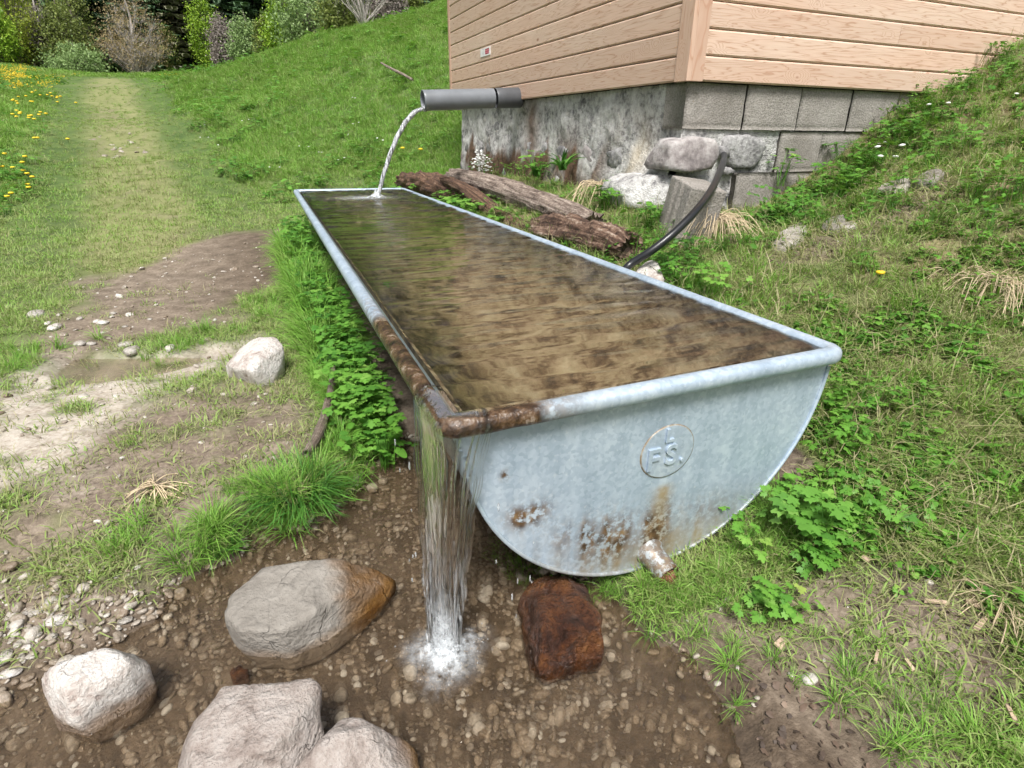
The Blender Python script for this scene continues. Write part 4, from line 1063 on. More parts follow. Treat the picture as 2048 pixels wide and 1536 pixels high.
# pale slabs and stones on the right bank
def slab(pts, label, seed, mat=M_RSTONE, h=.03, sub=4, cat='stone', group=None):
    Q = []
    for px, py in pts: Q.append(gnd(px, py, h))
    Q = np.array(Q); low = Q-np.array([0, 0, h+.05])
    V, F = rock_verts(np.vstack([Q, low]), sub, 60, .02, .012, seed)
    o = obj('stone', V, F, mat, origin=np.append(Q.mean(0)[:2], Q[:, 2].min()-h)); tag(o, label, cat, group); vattr(o, 'wet', np.zeros(len(V))); return o
slab([(1540,492),(1565,462),(1600,440),(1617,452),(1605,478),(1575,495)], 'pale pointed stone slab lying on the right bank below the blocks', 81)
slab([(1642,455),(1662,430),(1688,432),(1692,452),(1668,458)], 'brownish stone on the right bank beside the pointed slab', 82, M_RGREY)
slab([(1680,452),(1700,440),(1715,448),(1695,462)], 'little white stone on the right bank next to the brownish one', 83, M_RWHITE, .02)
slab([(1752,382),(1775,362),(1815,355),(1825,368),(1790,382)], 'flat greyish slab sticking out of the slope by the leaves', 84, M_RSTONE, .04)
slab([(1822,362),(1850,340),(1890,334),(1895,345),(1850,368)], 'long brownish stone higher on the slope', 85, M_RGREY, .04)
slab([(1268,545),(1290,512),(1320,520),(1332,560),(1310,570)], 'white stone wedged between the trough rim and the hose', 86, M_RWHITE, .09)
# stones along the ditch and gravel on the left
sd_ = [(110,660,30),(160,690,22),(75,634,34),(205,648,22),(182,688,18),(120,633,14),(195,645,16),(250,690,26),(265,705,34),(342,700,26),(430,640,12),(205,665,12),(98,652,16),(228,630,12),(160,640,14),(40,700,12),(250,655,10),(300,640,10)]
for i, (px, py, w_) in enumerate(sd_):
    c_ = gnd(px, py); dpt = (CM@(c_-CAM))[2]; r_ = w_/FPX*dpt*.55
    V = ICO[3][0]; sc_ = np.array([r_, r_*rs.uniform(.6, .9), r_*rs.uniform(.35, .55)])
    V = V*sc_; V = V*(1+.28*fbm(V/r_*1.4+i*5, 3, i))[:, None]
    a_ = rs.uniform(0, 3.1); R2 = np.array([[math.cos(a_), -math.sin(a_), 0], [math.sin(a_), math.cos(a_), 0], [0, 0, 1]])
    V = V@R2.T + c_ + np.array([0, 0, sc_[2]*.35])
    o = obj('stone', V, ICO[3][1], M_RSTONE if i % 3 else M_RWHITE, origin=c_); vattr(o, 'wet', np.zeros(len(V)))
    tag(o, 'pale stone lying in the muddy ditch left of the trough', 'stone', 'pale stones along the ditch')

# ================================================================ instancing helper (one 'stuff' object from points)
PROTO = {}
def proto(name, V, F, mat, tone=None, smooth=True):
    me = mesh_from(name, V, F, smooth); me.materials.append(mat)
    o = bpy.data.objects.new(name, me)
    if tone is not None:
        a = me.attributes.new('leaf_tone', 'FLOAT', 'POINT'); a.data.foreach_set('value', np.asarray(tone, np.float32))
    return o
def scatter(name, protos, pts, rot, scl, tone, label, parent=None, idx=None):
    n_ = len(pts)
    me = bpy.data.meshes.new(name); me.vertices.add(n_); me.vertices.foreach_set('co', np.asarray(pts, np.float32).ravel())
    for nm, typ, key, arr in (('rot', 'FLOAT_VECTOR', 'vector', rot), ('scl', 'FLOAT_VECTOR', 'vector', scl), ('tone', 'FLOAT', 'value', tone)):
        a = me.attributes.new(nm, typ, 'POINT'); a.data.foreach_set(key, np.asarray(arr, np.float32).ravel())
    a = me.attributes.new('pick', 'INT', 'POINT'); a.data.foreach_set('value', (rng.integers(0, len(protos), n_) if idx is None else idx).astype(np.int32))
    o = bpy.data.objects.new(name, me); COL.objects.link(o)
    ng = bpy.data.node_groups.new(name+'_scatter', 'GeometryNodeTree')
    ng.interface.new_socket('Geometry', in_out='INPUT', socket_type='NodeSocketGeometry'); ng.interface.new_socket('Geometry', in_out='OUTPUT', socket_type='NodeSocketGeometry')
    N, L = ng.nodes, ng.links
    gi = N.new('NodeGroupInput'); go = N.new('NodeGroupOutput'); jn = N.new('GeometryNodeJoinGeometry')
    def na(nm, typ):
        q = N.new('GeometryNodeInputNamedAttribute'); q.data_type = typ; q.inputs['Name'].default_value = nm; return q.outputs['Attribute']
    r_ = N.new('FunctionNodeEulerToRotation'); L.new(na('rot', 'FLOAT_VECTOR'), r_.inputs[0]); s_ = na('scl', 'FLOAT_VECTOR'); pk = na('pick', 'INT')
    for i, pr in enumerate(protos):
        oi = N.new('GeometryNodeObjectInfo'); oi.inputs['Object'].default_value = pr; oi.inputs['As Instance'].default_value = True
        cm = N.new('FunctionNodeCompare'); cm.data_type = 'INT'; cm.operation = 'EQUAL'
        L.new(pk, cm.inputs[2]); cm.inputs[3].default_value = i
        ip = N.new('GeometryNodeInstanceOnPoints')
        L.new(gi.outputs[0], ip.inputs['Points']); L.new(cm.outputs[0], ip.inputs['Selection']); L.new(oi.outputs['Geometry'], ip.inputs['Instance'])
        L.new(r_.outputs[0], ip.inputs['Rotation']); L.new(s_, ip.inputs['Scale']); L.new(ip.outputs[0], jn.inputs[0])
    L.new(jn.outputs[0], go.inputs[0])
    md = o.modifiers.new('scatter', 'NODES'); md.node_group = ng
    tag(o, label, None, kind='stuff')
    return o
def rots(n_, tilt=.15): return np.column_stack([rng.normal(0, tilt, n_), rng.normal(0, tilt, n_), rng.uniform(0, 6.283, n_)])
def s3(s_): s_ = np.asarray(s_); return np.column_stack([s_, s_, s_])

# ---------------------------------------------------------------- pebbles
k = NT('pebble'); co = k.coord(); r_ = k.attr('tone', 'INSTANCER', 'Fac')
c = k.ramp(r_, [(.0, (.055,.038,.024)), (.25, (.13,.088,.052)), (.45, (.20,.145,.095)), (.62, (.26,.22,.175)), (.8, (.46,.42,.37)), (1.0, (.66,.63,.58))])
c = k.mix(.35, c, k.ramp(k.noise(co, 3, 4), [(.3, (.05,.035,.022)), (.7, (.42,.36,.29))]))
M_PEB = k.done(k.bsdf(Base_Color=c, Roughness=.28, Normal=k.bump(k.noise(co, 4, 4), .3, .1)))
pebs = []
for q in range(6):
    V = ICO[2][0]*np.array([1, rs.uniform(.6, .95), rs.uniform(.35, .6)]); V = V*(1+.38*fbm(V*1.3+q*9, 3, q))[:, None]
    pebs.append(proto('pebble_shape', V, ICO[2][1], M_PEB))
def in_region(n_, x0, x1, y0, y1): return np.column_stack([rng.uniform(x0, x1, n_), rng.uniform(y0, y1, n_)])
q = in_region(36000, -1.9, .8, -1.1, 1.2); s_ = poly_sdf(q[:, 0], q[:, 1], STREAM); dn = fbm(q*3.5, 3, 12)
mudr = sm(-.03, .1, poly_sdf(q[:, 0], q[:, 1], MUD_R))
q = q[(s_ > -.02) & (rng.random(len(q)) < .95*(.45+.55*sm(-.4, .2, dn))*(1-.45*mudr))]
sz = np.clip(rng.lognormal(-5.15, .55, len(q)), .0025, .024)
scatter('stream_gravel', pebs, np.column_stack([q, H(q[:, 0], q[:, 1])+sz*.15]), rots(len(q), .4), s3(sz), np.clip(rng.normal(.42, .21, len(q)), .0, .95), 'brown and ochre gravel covering the stream bed')
q = in_region(9000, -2.0, -.4, -.2, 1.0); g_ = poly_sdf(q[:, 0], q[:, 1], GRAV)
q = q[rng.random(len(q)) < sm(-.10, .10, g_+.08*fbm(q*6, 3, 4))]
sz = np.clip(rng.lognormal(-5.0, .5, len(q)), .003, .020)
scatter('bank_gravel', pebs, np.column_stack([q, H(q[:, 0], q[:, 1])+sz*.3]), rots(len(q), .35), s3(sz), np.clip(rng.normal(.66, .17, len(q)), .25, .95), 'pale dry gravel on the left stream bank')
# scattered small stones in soil
q = in_region(5200, -2.2, 2.4, -.9, 5.0); hz_ = H(q[:, 0], q[:, 1]); mk = masks(q[:, 0], q[:, 1], hz_)
kp = (rng.random(len(q)) < np.clip(mk['dirt']*.5+mk['pale']*.75, 0, 1)) & (hz_ > .004) & ~((q[:, 0] > -.06) & (q[:, 0] < 1.2) & (q[:, 1] > -.05) & (q[:, 1] < 5.2))
q = q[kp]; sz = np.clip(rng.lognormal(-5.0, .55, len(q)), .003, .03)
scatter('soil_stones', pebs, np.column_stack([q, hz_[kp]+sz*.2]), rots(len(q), .3), s3(sz), np.clip(rng.normal(.66, .2, len(q)), .15, 1), 'small stones scattered over the bare soil')
q = np.array([gnd(px, py) for px, py in zip(rng.normal(255, 40, 26), rng.normal(288, 14, 26))])
scatter('path_stones', pebs, q, rots(len(q), .2), s3(rng.uniform(.02, .07, len(q))), rng.uniform(.55, .85, len(q)), 'pale stones showing on the grassy path')
# a few bigger pebbles one can pick out on the gravel bank
for i, (px, py, w_) in enumerate([(108,1235,42),(95,1200,26),(70,1220,24),(68,1262,22),(52,1288,20),(160,1165,18),(48,1222,20),(102,1268,22),(20,1345,40),(60,1310,20),(252,1245,26),(232,1150,14),(30,1250,22),(10,1300,24),(85,1170,14),(130,1190,14)]):
    c_ = gnd(px, py); dpt = (CM@(c_-CAM))[2]; r_ = w_/FPX*dpt*.5
    V = ICO[3][0]*np.array([r_, r_*rs.uniform(.6, .9), r_*rs.uniform(.35, .55)]); V = V*(1+.3*fbm(V/r_*1.3+i*5, 3, i))[:, None]
    o = obj('pebble', V+c_+np.array([0, 0, r_*.2]), ICO[3][1], M_RSTONE if i % 4 else M_RWHITE, origin=c_); vattr(o, 'wet', np.zeros(len(V)))
    tag(o, 'larger pale pebble on the gravel bank at the left', 'pebble', 'larger pebbles on the gravel bank')

# ================================================================ dead wood
def bark_mat(name, stops, sc=(30, 30, 5), bumpd=.02):
    k = NT(name); co = k.coord(); n1 = k.noise(k.attr('grain'), 1.0, 6, .65, .4); n2 = k.noise(co, 45, 5, .65)
    c = k.ramp(k.mix(.4, n1, n2), stops)
    return k.done(k.bsdf(Base_Color=c, Roughness=.88, Normal=k.bump(k.math('ADD', n1, k.math('MULTIPLY', n2, .4)), .9, bumpd)))
M_ROT = bark_mat('rotten_wood', [(.36, (.014,.008,.005)), (.47, (.065,.034,.021)), (.55, (.16,.098,.066)), (.66, (.42,.34,.27))])
M_GREYW = bark_mat('weathered_wood', [(.36, (.035,.024,.019)), (.46, (.13,.095,.076)), (.55, (.28,.225,.185)), (.68, (.50,.44,.38))])
M_REDROT = bark_mat('red_rotten_wood', [(.36, (.016,.009,.006)), (.48, (.070,.036,.021)), (.58, (.16,.090,.054)), (.7, (.40,.30,.23))])
def log(name, P, R, mat, label, cat, seed, amp=.18, n=40, m_=80, fib=.10, flat=1.0, hole=None, parent=None):
    P = catmull(P, max(2, m_//(len(P)-1))); k_ = len(P); Rr = np.interp(np.linspace(0, 1, k_), np.linspace(0, 1, len(R)), R)
    V, F = tube(P, Rr, n); cen = np.repeat(P, n, 0); rel = V-cen
    a_ = np.tile(np.linspace(0, 2*np.pi, n, endpoint=False), k_); s_ = np.repeat(np.linspace(0, 1, k_), n); Ls = np.linalg.norm(np.diff(P, axis=0), axis=1).sum()
    cyl = np.column_stack([np.cos(a_)*2.2, np.sin(a_)*2.2, s_*Ls*9])
    cyf = np.column_stack([np.cos(a_)*7, np.sin(a_)*7, s_*Ls*5])
    f_ = 1+amp*fbm(cyl+seed, 4, seed)+fib*fbm(cyf+seed, 4, seed+3)
    f_ *= 1-.35*sm(.07, 0, s_)*(.6+vnoise(cyf*2, seed))-.35*sm(.93, 1, s_)*(.6+vnoise(cyf*2, seed+1))
    if hole is not None:
        hs_, ha_, ws_, wa_, dp = hole; da = (a_-ha_+np.pi) % (2*np.pi)-np.pi
        f_ *= 1-dp*np.exp(-((s_-hs_)/ws_)**2-(da/wa_)**2)
    rel = rel*f_[:, None]; rel[:, 2] *= flat
    o = obj(name, cen+rel, F, mat, parent, origin=None if parent is not None else P[0])
    vattr(o, 'grain', np.column_stack([np.cos(a_)*5, np.sin(a_)*5, s_*Ls*3.5]))
    if label: tag(o, label, cat)
    return o
def gl_(px, py, up): 
    q = gnd(px, py); return q+np.array([0, 0, up])
def onx(px, py, x): return on(px, py, 0, x)
# long split beam running below the wall
lg = log('split_log', [onx(905,352,1.62), onx(985,372,1.60), onx(1085,408,1.56), onx(1190,448,1.50)], [.11,.12,.11,.085], M_GREYW, 'long weathered grey split log lying between trough and hut', 'log', 3, .14, 40, 90, .16, .75)
lg2 = log('rotten_log', [onx(1055,462,1.42), onx(1120,462,1.42), onx(1200,475,1.42), onx(1262,500,1.42)], [.075,.125,.125,.085], M_ROT, 'crumbling dark brown rotten log with a hollow, beside the trough rim', 'log', 7, .32, 48, 90, .30, .9, hole=(.62, 4.2, .15, .7, .75))
lg3 = log('rotten_stump', [onx(806,362,1.40), onx(850,368,1.42), onx(905,385,1.45), onx(960,402,1.48)], [.11,.13,.13,.08], M_REDROT, 'red brown decayed log piece behind the far corner of the trough', 'log', 11, .35, 40, 70, .28, .9)
lg4 = log('wood_slab', [onx(888,360,1.40), onx(930,378,1.38), onx(1010,440,1.36), onx(1075,470,1.36)], [.05,.06,.07,.06], M_REDROT, 'dark decayed slab of wood between the two larger logs', 'log', 15, .3, 30, 60, .3, .8)
# fallen branch on the left bank
br = [gnd(612,905,.06), gnd(640,862,.07), gnd(655,812,.075), gnd(664,768,.08), gnd(668,724,.10)]
log('fallen_branch', br, [.018,.020,.018,.015,.010], bark_mat('branch_bark', [(.35, (.06,.045,.035)), (.5, (.19,.145,.11)), (.65, (.42,.36,.30))]), 'crooked pinkish grey branch lying beside the weeds left of the trough', 'branch', 19, .18, 16, 60, .1)
log('fallen_twig', [gnd(600,655,.01), gnd(635,648,.02), gnd(668,650,.02)], [.010,.013,.008], M_ROT, 'short dark bark twig in the grass near the trough side', 'twig', 23, .3, 12, 24, .15)
log('pale_stick', [gnd(762,127,.25), gnd(785,140,.22), gnd(808,153,.16), gnd(826,163,.1)], [.022,.03,.03,.028], M_GREYW, 'pale bleached stick lying on the green hillside', 'stick', 25, .15, 10, 30, .1)
M_STRAW = simple('straw', (.50,.40,.265), .7, .3, 8, .2, .01)
def straw_pile(px, py, n_, L, spread, label, seed, up=0, hang=0.0, size=.0022, col=None):
    r_ = np.random.default_rng(seed); c_ = gnd(px, py); mb = MB()
    for q in range(n_):
        a_ = r_.uniform(0, 6.283); rr_ = abs(r_.normal(0, spread*.35)); l_ = L*r_.uniform(.5, 1.2)
        p0 = c_+np.array([rr_*math.cos(a_), rr_*math.sin(a_), up+r_.uniform(.005, .04)])
        a2 = a_+r_.normal(0, .6); el = r_.normal(.04, .16)
        d_ = np.array([math.cos(a2)*math.cos(el), math.sin(a2)*math.cos(el), math.sin(el)])
        p1 = p0+d_*l_*.5; p2 = p0+d_*l_+np.array([0, 0, -hang*l_*r_.uniform(.4, 1.2)-.02])
        g1 = Hbase([p2[0]], [p2[1]])[0]; p2[2] = max(p2[2], g1+.004)
        mb.tube(catmull([p0, p1, p2], 3), size*r_.uniform(.6, 1.3), 4)
    o = obj('straw_tuft', mb.verts(), mb.F, M_STRAW, origin=c_); tag(o, label, 'straw'); return o
straw_pile(315,985,46,.085,.045,'small heap of dry straw on the left trampled ground',1)
straw_pile(1425,475,120,.20,.10,'large tuft of dry hanging grass beside the loose concrete block',2,.08,.9,.0018)
straw_pile(1200,400,80,.22,.12,'tuft of dry grass stalks behind the rotten log',3,.08,.7,.002)
straw_pile(1990,575,170,.11,.24,'matted dry grass overhanging the right bank',4,.01,.9,.0013)
straw_pile(2000,1210,60,.08,.09,'dry straw and chips on bare soil at the right edge',5,0,.3,.0013)
# wood chips
M_CHIP = simple('wood_chip', (.46,.34,.25), .75, .3, 30, .4, .004)
for i, (px, py, l_, w_, a_) in enumerate([(1945,1195,.05,.028,.6),(1870,1205,.05,.01,-.6),(1755,1305,.07,.007,.5),(1960,1250,.06,.012,.2),(1735,1110,.04,.02,.4),(1860,1105,.05,.013,.9),(1560,1290,.03,.02,.3),(1820,1330,.03,.01,1.2),(2020,1420,.06,.01,.9)]):
    c_ = gnd(px, py, .008); d_ = np.array([math.cos(a_), math.sin(a_), .08]); n_ = np.array([-math.sin(a_), math.cos(a_), .1]); u_ = np.array([0, 0, .005])
    q = [c_-d_*l_/2-n_*w_/2, c_+d_*l_/2-n_*w_*.35, c_+d_*l_*.46+n_*w_*.4, c_-d_*l_*.42+n_*w_*.5]
    V = np.array(q+[v+u_ for v in q]); F = [(3,2,1,0),(4,5,6,7),(0,1,5,4),(1,2,6,5),(2,3,7,6),(3,0,4,7)]
    o = obj('wood_chip', V, F, M_CHIP, smooth=False, origin=c_); tag(o, 'light brown wood chip on the bare soil at the right', 'wood chip', 'wood chips on the right bank')

# dead leaf litter on the damp soil at the right
k = NT('dead_leaf'); t_ = k.attr('tone', 'INSTANCER', 'Fac')
M_DEAD = k.done(k.bsdf(Base_Color=k.ramp(t_, [(0, (.045,.030,.021)), (.5, (.13,.085,.058)), (1, (.30,.23,.17))]), Roughness=.7))
dl = []
for q_ in range(4):
    r_ = np.random.default_rng(300+q_); n_ = 9; t = np.linspace(0, 2*np.pi, n_, endpoint=False); rr_ = r_.uniform(.5, 1.1, n_)
    V = [(0, 0, .18)]+[(rr_[i]*math.cos(t[i]), .62*rr_[i]*math.sin(t[i]), r_.uniform(-.1, .28)) for i in range(n_)]
    dl.append(proto('dead_leaf_shape', np.array(V), np.array([(0, i+1, (i+1) % n_+1) for i in range(n_)]), M_DEAD))
pts = []
for px, py, n_, sp in [(1520,1320,26,.05),(1500,1380,22,.04),(1620,1440,34,.06),(1560,1480,26,.05),(1700,1480,24,.06),(1440,1450,16,.05),(1300,1300,8,.06),(1960,1200,22,.07),(1850,1250,14,.08),(1750,1180,10,.08),(1990,1320,12,.06),(1560,540,24,.07),(1640,500,16,.06),(1720,470,14,.06)]:
    c_ = gnd(px, py); pts.append(c_[:2]+rng.normal(0, sp, (n_, 2)))
q = np.vstack(pts); hz_ = H(q[:, 0], q[:, 1])
scatter('leaf_litter', dl, np.column_stack([q, hz_+.004]), rots(len(q), .3), s3(rng.uniform(.004, .013, len(q))), np.clip(rng.normal(.22, .22, len(q)), 0, .9), 'brown dead leaf scraps on the damp soil at the right')

# ================================================================ vegetation
def leaf_mat(name, stops, trans=.35, rough=.55, tonew=.55, spec=.35):
    """colour from the instance tone and the per-leaf tone"""
    k = NT(name); t1 = k.attr('tone', 'INSTANCER', 'Fac'); t2 = k.attr('leaf_tone', out='Fac')
    f = k.math('ADD', k.math('MULTIPLY', t1, tonew), k.math('MULTIPLY', t2, 1-tonew), True)
    c = k.ramp(f, stops)
    b = k.bsdf(Base_Color=c, Roughness=rough, Specular_IOR_Level=spec)
    tr = k.n('ShaderNodeBsdfTranslucent', {'Color': k.mix(.5, c, (.20,.34,.03), 'MIX')})
    return k.done(k.n('ShaderNodeMixShader', {0: trans, 1: b.outputs[0], 2: tr.outputs[0]}))
M_GRASS = leaf_mat('grass_blade', [(.0, (.050,.145,.018)), (.3, (.200,.415,.056)), (.5, (.265,.375,.100)), (.66, (.270,.285,.120)), (.85, (.42,.365,.22)), (1.0, (.56,.48,.33))], .30)
M_LEAF = leaf_mat('herb_leaf', [(.0, (.030,.100,.016)), (.35, (.070,.205,.026)), (.6, (.135,.320,.042)), (.85, (.22,.40,.075)), (1.0, (.36,.42,.10))], .32, .5, .5)
def clump(nb, h0, h1, spread, wid, lean, seed, seg=3, flat=0.0):
    r_ = np.random.default_rng(seed)
    a = r_.uniform(0, 6.283, nb); rr_ = spread*np.sqrt(r_.random(nb)); base_ = np.column_stack([rr_*np.cos(a), rr_*np.sin(a), np.zeros(nb)])
    az = a+r_.normal(0, .8, nb); L = r_.uniform(h0, h1, nb); ln = np.abs(r_.normal(lean, lean*.5, nb)); w_ = wid*r_.uniform(.6, 1.25, nb)
    D = np.column_stack([np.cos(az), np.sin(az), np.zeros(nb)]); S = np.column_stack([-np.sin(az), np.cos(az), np.zeros(nb)])
    tw_ = r_.uniform(-.9, .9, nb); S = S*np.cos(tw_)[:, None]+np.array([0, 0, 1])*np.sin(tw_)[:, None]*.5
    V = np.zeros((nb, 2*seg+1, 3)); 
    for j in range(seg+1):
        t = j/seg; ang = ln*(.35+1.15*t)
        hor = L*t*np.sin(np.minimum(ang, 1.9))*(.75+.25*t); ver = L*t*np.cos(np.minimum(ang*.8, 1.5))
        P = base_+D*hor[:, None]+np.array([0, 0, 1])*(ver*(1-flat))[:, None]
        if j < seg:
            ww = w_*(1-.25*t-.45*t*t)
            V[:, 2*j] = P-S*ww[:, None]/2; V[:, 2*j+1] = P+S*ww[:, None]/2
        else: V[:, 2*seg] = P
    F = []
    for j in range(seg-1): F += [(2*j, 2*j+1, 2*j+3), (2*j, 2*j+3, 2*j+2)]
    F.append((2*seg-2, 2*seg-1, 2*seg))
    F = (np.array(F)[None]+np.arange(nb)[:, None, None]*(2*seg+1)).reshape(-1, 3)
    return V.reshape(-1, 3), F, np.repeat(np.clip(r_.normal(.42, .22, nb), 0, 1), 2*seg+1)
def gproto(name, *a, **kw):
    mat = kw.pop('mat', M_GRASS); V, F, t = clump(*a, **kw); return proto(name, V, F, mat, t)
G_SHORT = [gproto('short_grass', 17, .015, .052, .045, .0040, .85, q) for q in range(4)]
G_MID = [gproto('meadow_grass', 26, .05, .13, .07, .0065, .6, 10+q) for q in range(4)]
G_LONG = [gproto('long_grass', 55, .10, .21, .045, .0048, .75, 20+q, seg=4) for q in range(4)]
G_FAR = [gproto('far_grass', 46, .06, .17, .13, .012, .6, 30+q, seg=2) for q in range(3)]
G_STRAW = [gproto('dry_blades', 9, .03, .10, .05, .0028, 1.45, 40+q, seg=2) for q in range(3)]
def leaf_shape(lobes, depth, n=14, asp=1.0):
    t = np.linspace(-1, 1, n)            # angle from tip
    a = t*np.pi*.86
    r_ = (1-depth*(.5-.5*np.cos(lobes*a)))*(1-.35*np.abs(t))
    return np.column_stack([np.cos(a)*r_*.55+.42, np.sin(a)*r_*.55*asp])
def leafy(ns, h0, h1, spread, ls, lobes, depth, seed, tri=True, lean=.5, asp=1.0):
    r_ = np.random.default_rng(seed); mbV, mbF, mbT = [], [], []; off = 0
    base_out = leaf_shape(lobes, depth, asp=asp)
    for q in range(ns):
        az = r_.uniform(0, 6.283); L = r_.uniform(h0, h1); ln = r_.uniform(.15, 1.0)*lean*1.6
        p0 = np.array([r_.normal(0, spread*.3), r_.normal(0, spread*.3), 0]); d = np.array([math.cos(az), math.sin(az), 0])
        tip = p0+d*L*math.sin(ln)+np.array([0, 0, L*math.cos(ln)]); mid = (p0+tip)/2+np.array([0, 0, L*.08])
        sw = np.array([-d[1], d[0], 0])*.0016*(1+ls*10)
        V = [p0-sw, p0+sw, mid-sw, mid+sw, tip]; mbV += V; mbF += [(off, off+1, off+3), (off, off+3, off+2), (off+2, off+3, off+4)]; tn = float(np.clip(r_.normal(.45, .2), 0, 1)); mbT += [tn*.6]*5; off += 5
        for b in ((-1.15, 0, 1.15) if tri else (0,)):
            ca, sa = math.cos(az+b), math.sin(az+b); u = np.array([ca, sa, 0]); v = np.array([-sa, ca, 0]); s_ = ls*r_.uniform(.75, 1.2)*(1 if b == 0 else .85)
            dr = r_.uniform(-.45, .15)
            pts = []
            for (x, y) in base_out: pts.append(tip+(u*x+v*y)*s_+np.array([0, 0, (dr*x-.35*abs(y)+.12*math.sin(3*x))*s_]))
            c0 = tip+u*.45*s_+np.array([0, 0, (dr*.45+.03)*s_]); n_ = len(pts)
            mbV += [tip]+pts+[c0]; mbT += [tn]*(n_+2)
            idx = [off]+[off+1+i for i in range(n_)]
            cc = off+n_+1
            # fan
            ring = [off+1+i for i in range(n_)]
            mbF += [(cc, ring[i], ring[i+1]) for i in range(n_-1)] + [(cc, ring[-1], off), (cc, off, ring[0])]
            off += n_+2
    return np.array(mbV), np.array(mbF), np.array(mbT)
def lproto(name, *a, **kw):
    mat = kw.pop('mat', M_LEAF); V, F, t = leafy(*a, **kw); return proto(name, V, F, mat, t)
L_SMALL = [lproto('low_leaves', 8, .015, .045, .05, .020, 4, .25, 50+q, lean=.7) for q in range(3)]
L_BIG = [lproto('tall_herb', 13, .12, .26, .06, .046, 6, .42, 60+q, lean=.42) for q in range(4)]
L_MID = [lproto('herb', 11, .05, .11, .05, .032, 6, .45, 70+q, lean=.6) for q in range(3)]
L_WIDE = [lproto('broad_herb', 8, .08, .2, .05, .075, 3, .18, 75+q, tri=False, lean=.6, asp=.75) for q in range(2)] + [lproto('feathery_herb', 22, .08, .22, .06, .022, 8, .55, 78, lean=.6)]
L_FAR = [lproto('meadow_herb', 9, .08, .2, .12, .075, 3, .25, 80+q, tri=False, lean=.6) for q in range(3)]

def zone(q):
    """mask dictionary plus lushness for scatter points"""
    hz_ = H(q[:, 0], q[:, 1]); mk = masks(q[:, 0], q[:, 1], hz_)
    pd_ = line_d(q[:, 0], q[:, 1], PATHL); pw_ = .55+.018*mk['dist']
    side = pd_/pw_+.35*mk['n1']
    mound = sm(.7, 1.5, q[:, 0]+.3*mk['n1'])*sm(5.4, 6.4, q[:, 1]+.6*mk['n1']) 
    mk['lush'] = np.clip(np.maximum(sm(1.3, 2.3, side)*sm(7.5, 10.5, mk['dist']+1.2*mk['n1']), mound), 0, 1)
    mk['z'] = hz_; mk['right'] = sm(1.0, 1.25, q[:, 0])*(mk['dist'] < 7)*(q[:, 1] < 5.5)
    tr = (q[:, 0] > -.03) & (q[:, 0] < 1.17) & (q[:, 1] > -.02) & (q[:, 1] < TR_L+.03)
    hutm = (q[:, 0] > HX+.02) & (q[:, 1] > HY+.02) & (q[:, 1] < 6.1) & (q[:, 0] < 5.6)
    st = poly_sdf(q[:, 0], q[:, 1], STREAM) > -.01
    mk['ok'] = ~tr & ~hutm & ~(st & (mk['dist'] < 8)) & (hz_ > .006)
    return mk
def polar(n_, r0, r1, a0=-34, a1=84):
    r_ = np.exp(rng.uniform(math.log(r0), math.log(r1), n_)); a_ = np.radians(rng.uniform(a0, a1, n_))
    return np.column_stack([CAM[0]+r_*np.sin(a_), CAM[1]+r_*np.cos(a_)])
def emit(name, protos, q, mk, scale, tone, label, tilt=.12, sink=.0):
    if len(q) == 0: return
    P = np.column_stack([q, mk-sink]); scatter(name, protos, P, rots(len(q), tilt), s3(scale), np.clip(tone, 0, 1), label)
# --- near short turf
q = polar(46000, .75, 13); mk = zone(q); bare = np.clip(mk['dirt']*1.02+mk['pale']*.93+mk['mud']*.9, 0, 1)
pr = (1-bare)*(1-.75*mk['lush'])*np.where(mk['right'] > .5, .42, 1)
pr = np.maximum(pr, .10*(mk['mud'] < .3)*(mk['dist'] < 5))
s_ = mk['ok'] & (rng.random(len(q)) < pr)
d_ = mk['dist'][s_]
tone = .55+.15*mk['n1'][s_]+.12*mk['n2'][s_]+.14*mk['path'][s_]+.10*bare[s_]+rng.normal(0, .10, s_.sum())+.06*mk['right'][s_]+.08*(q[s_][:, 0] < .3)*(mk['dist'][s_] < 7)
emit('short_turf', G_SHORT, q[s_], mk['z'][s_], rng.uniform(.75, 1.3, s_.sum())*(1+.10*np.maximum(d_-4, 0)), tone, 'short trampled grass around the trough')
# --- lush meadow, mound and left field
q = polar(40000, 5, 30, -34, 30); mk = zone(q); s_ = mk['ok'] & (rng.random(len(q)) < np.maximum(mk['lush']*.95, .55*sm(11, 13, mk['dist'])))
d_ = mk['dist'][s_]; tone = .40+.24*mk['n1'][s_]+.12*mk['n2'][s_]+.10*mk['n3'][s_]+.28*(1-mk['lush'][s_])+rng.normal(0, .12, s_.sum())
emit('meadow_grass', G_MID, q[s_], mk['z'][s_], rng.uniform(.6, 1.3, s_.sum())*(.45+.050*d_)*(.4+.6*mk['lush'][s_]), tone, 'lush green meadow grass on the slope and left field', .15)
q = polar(26000, 22, 82, -30, 26); mk = zone(q); s_ = mk['ok'] & (rng.random(len(q)) < np.clip(mk['lush']+.25, 0, 1)) & (mk['dist'] < 78)
d_ = mk['dist'][s_]; tone = .40+.15*mk['n3'][s_]+.22*mk['path'][s_]+rng.normal(0, .10, s_.sum())
emit('far_grass', G_FAR, q[s_], mk['z'][s_], rng.uniform(.8, 1.4, s_.sum())*(.28+.022*d_)*(.4+.6*mk['lush'][s_]), tone, 'distant meadow grass below the forest')
q = polar(9000, 6, 45, -30, 26); mk = zone(q); s_ = mk['ok'] & (rng.random(len(q)) < mk['lush']*sm(-.05, .45, mk['n1']+.4*mk['n3']))
d_ = mk['dist'][s_]
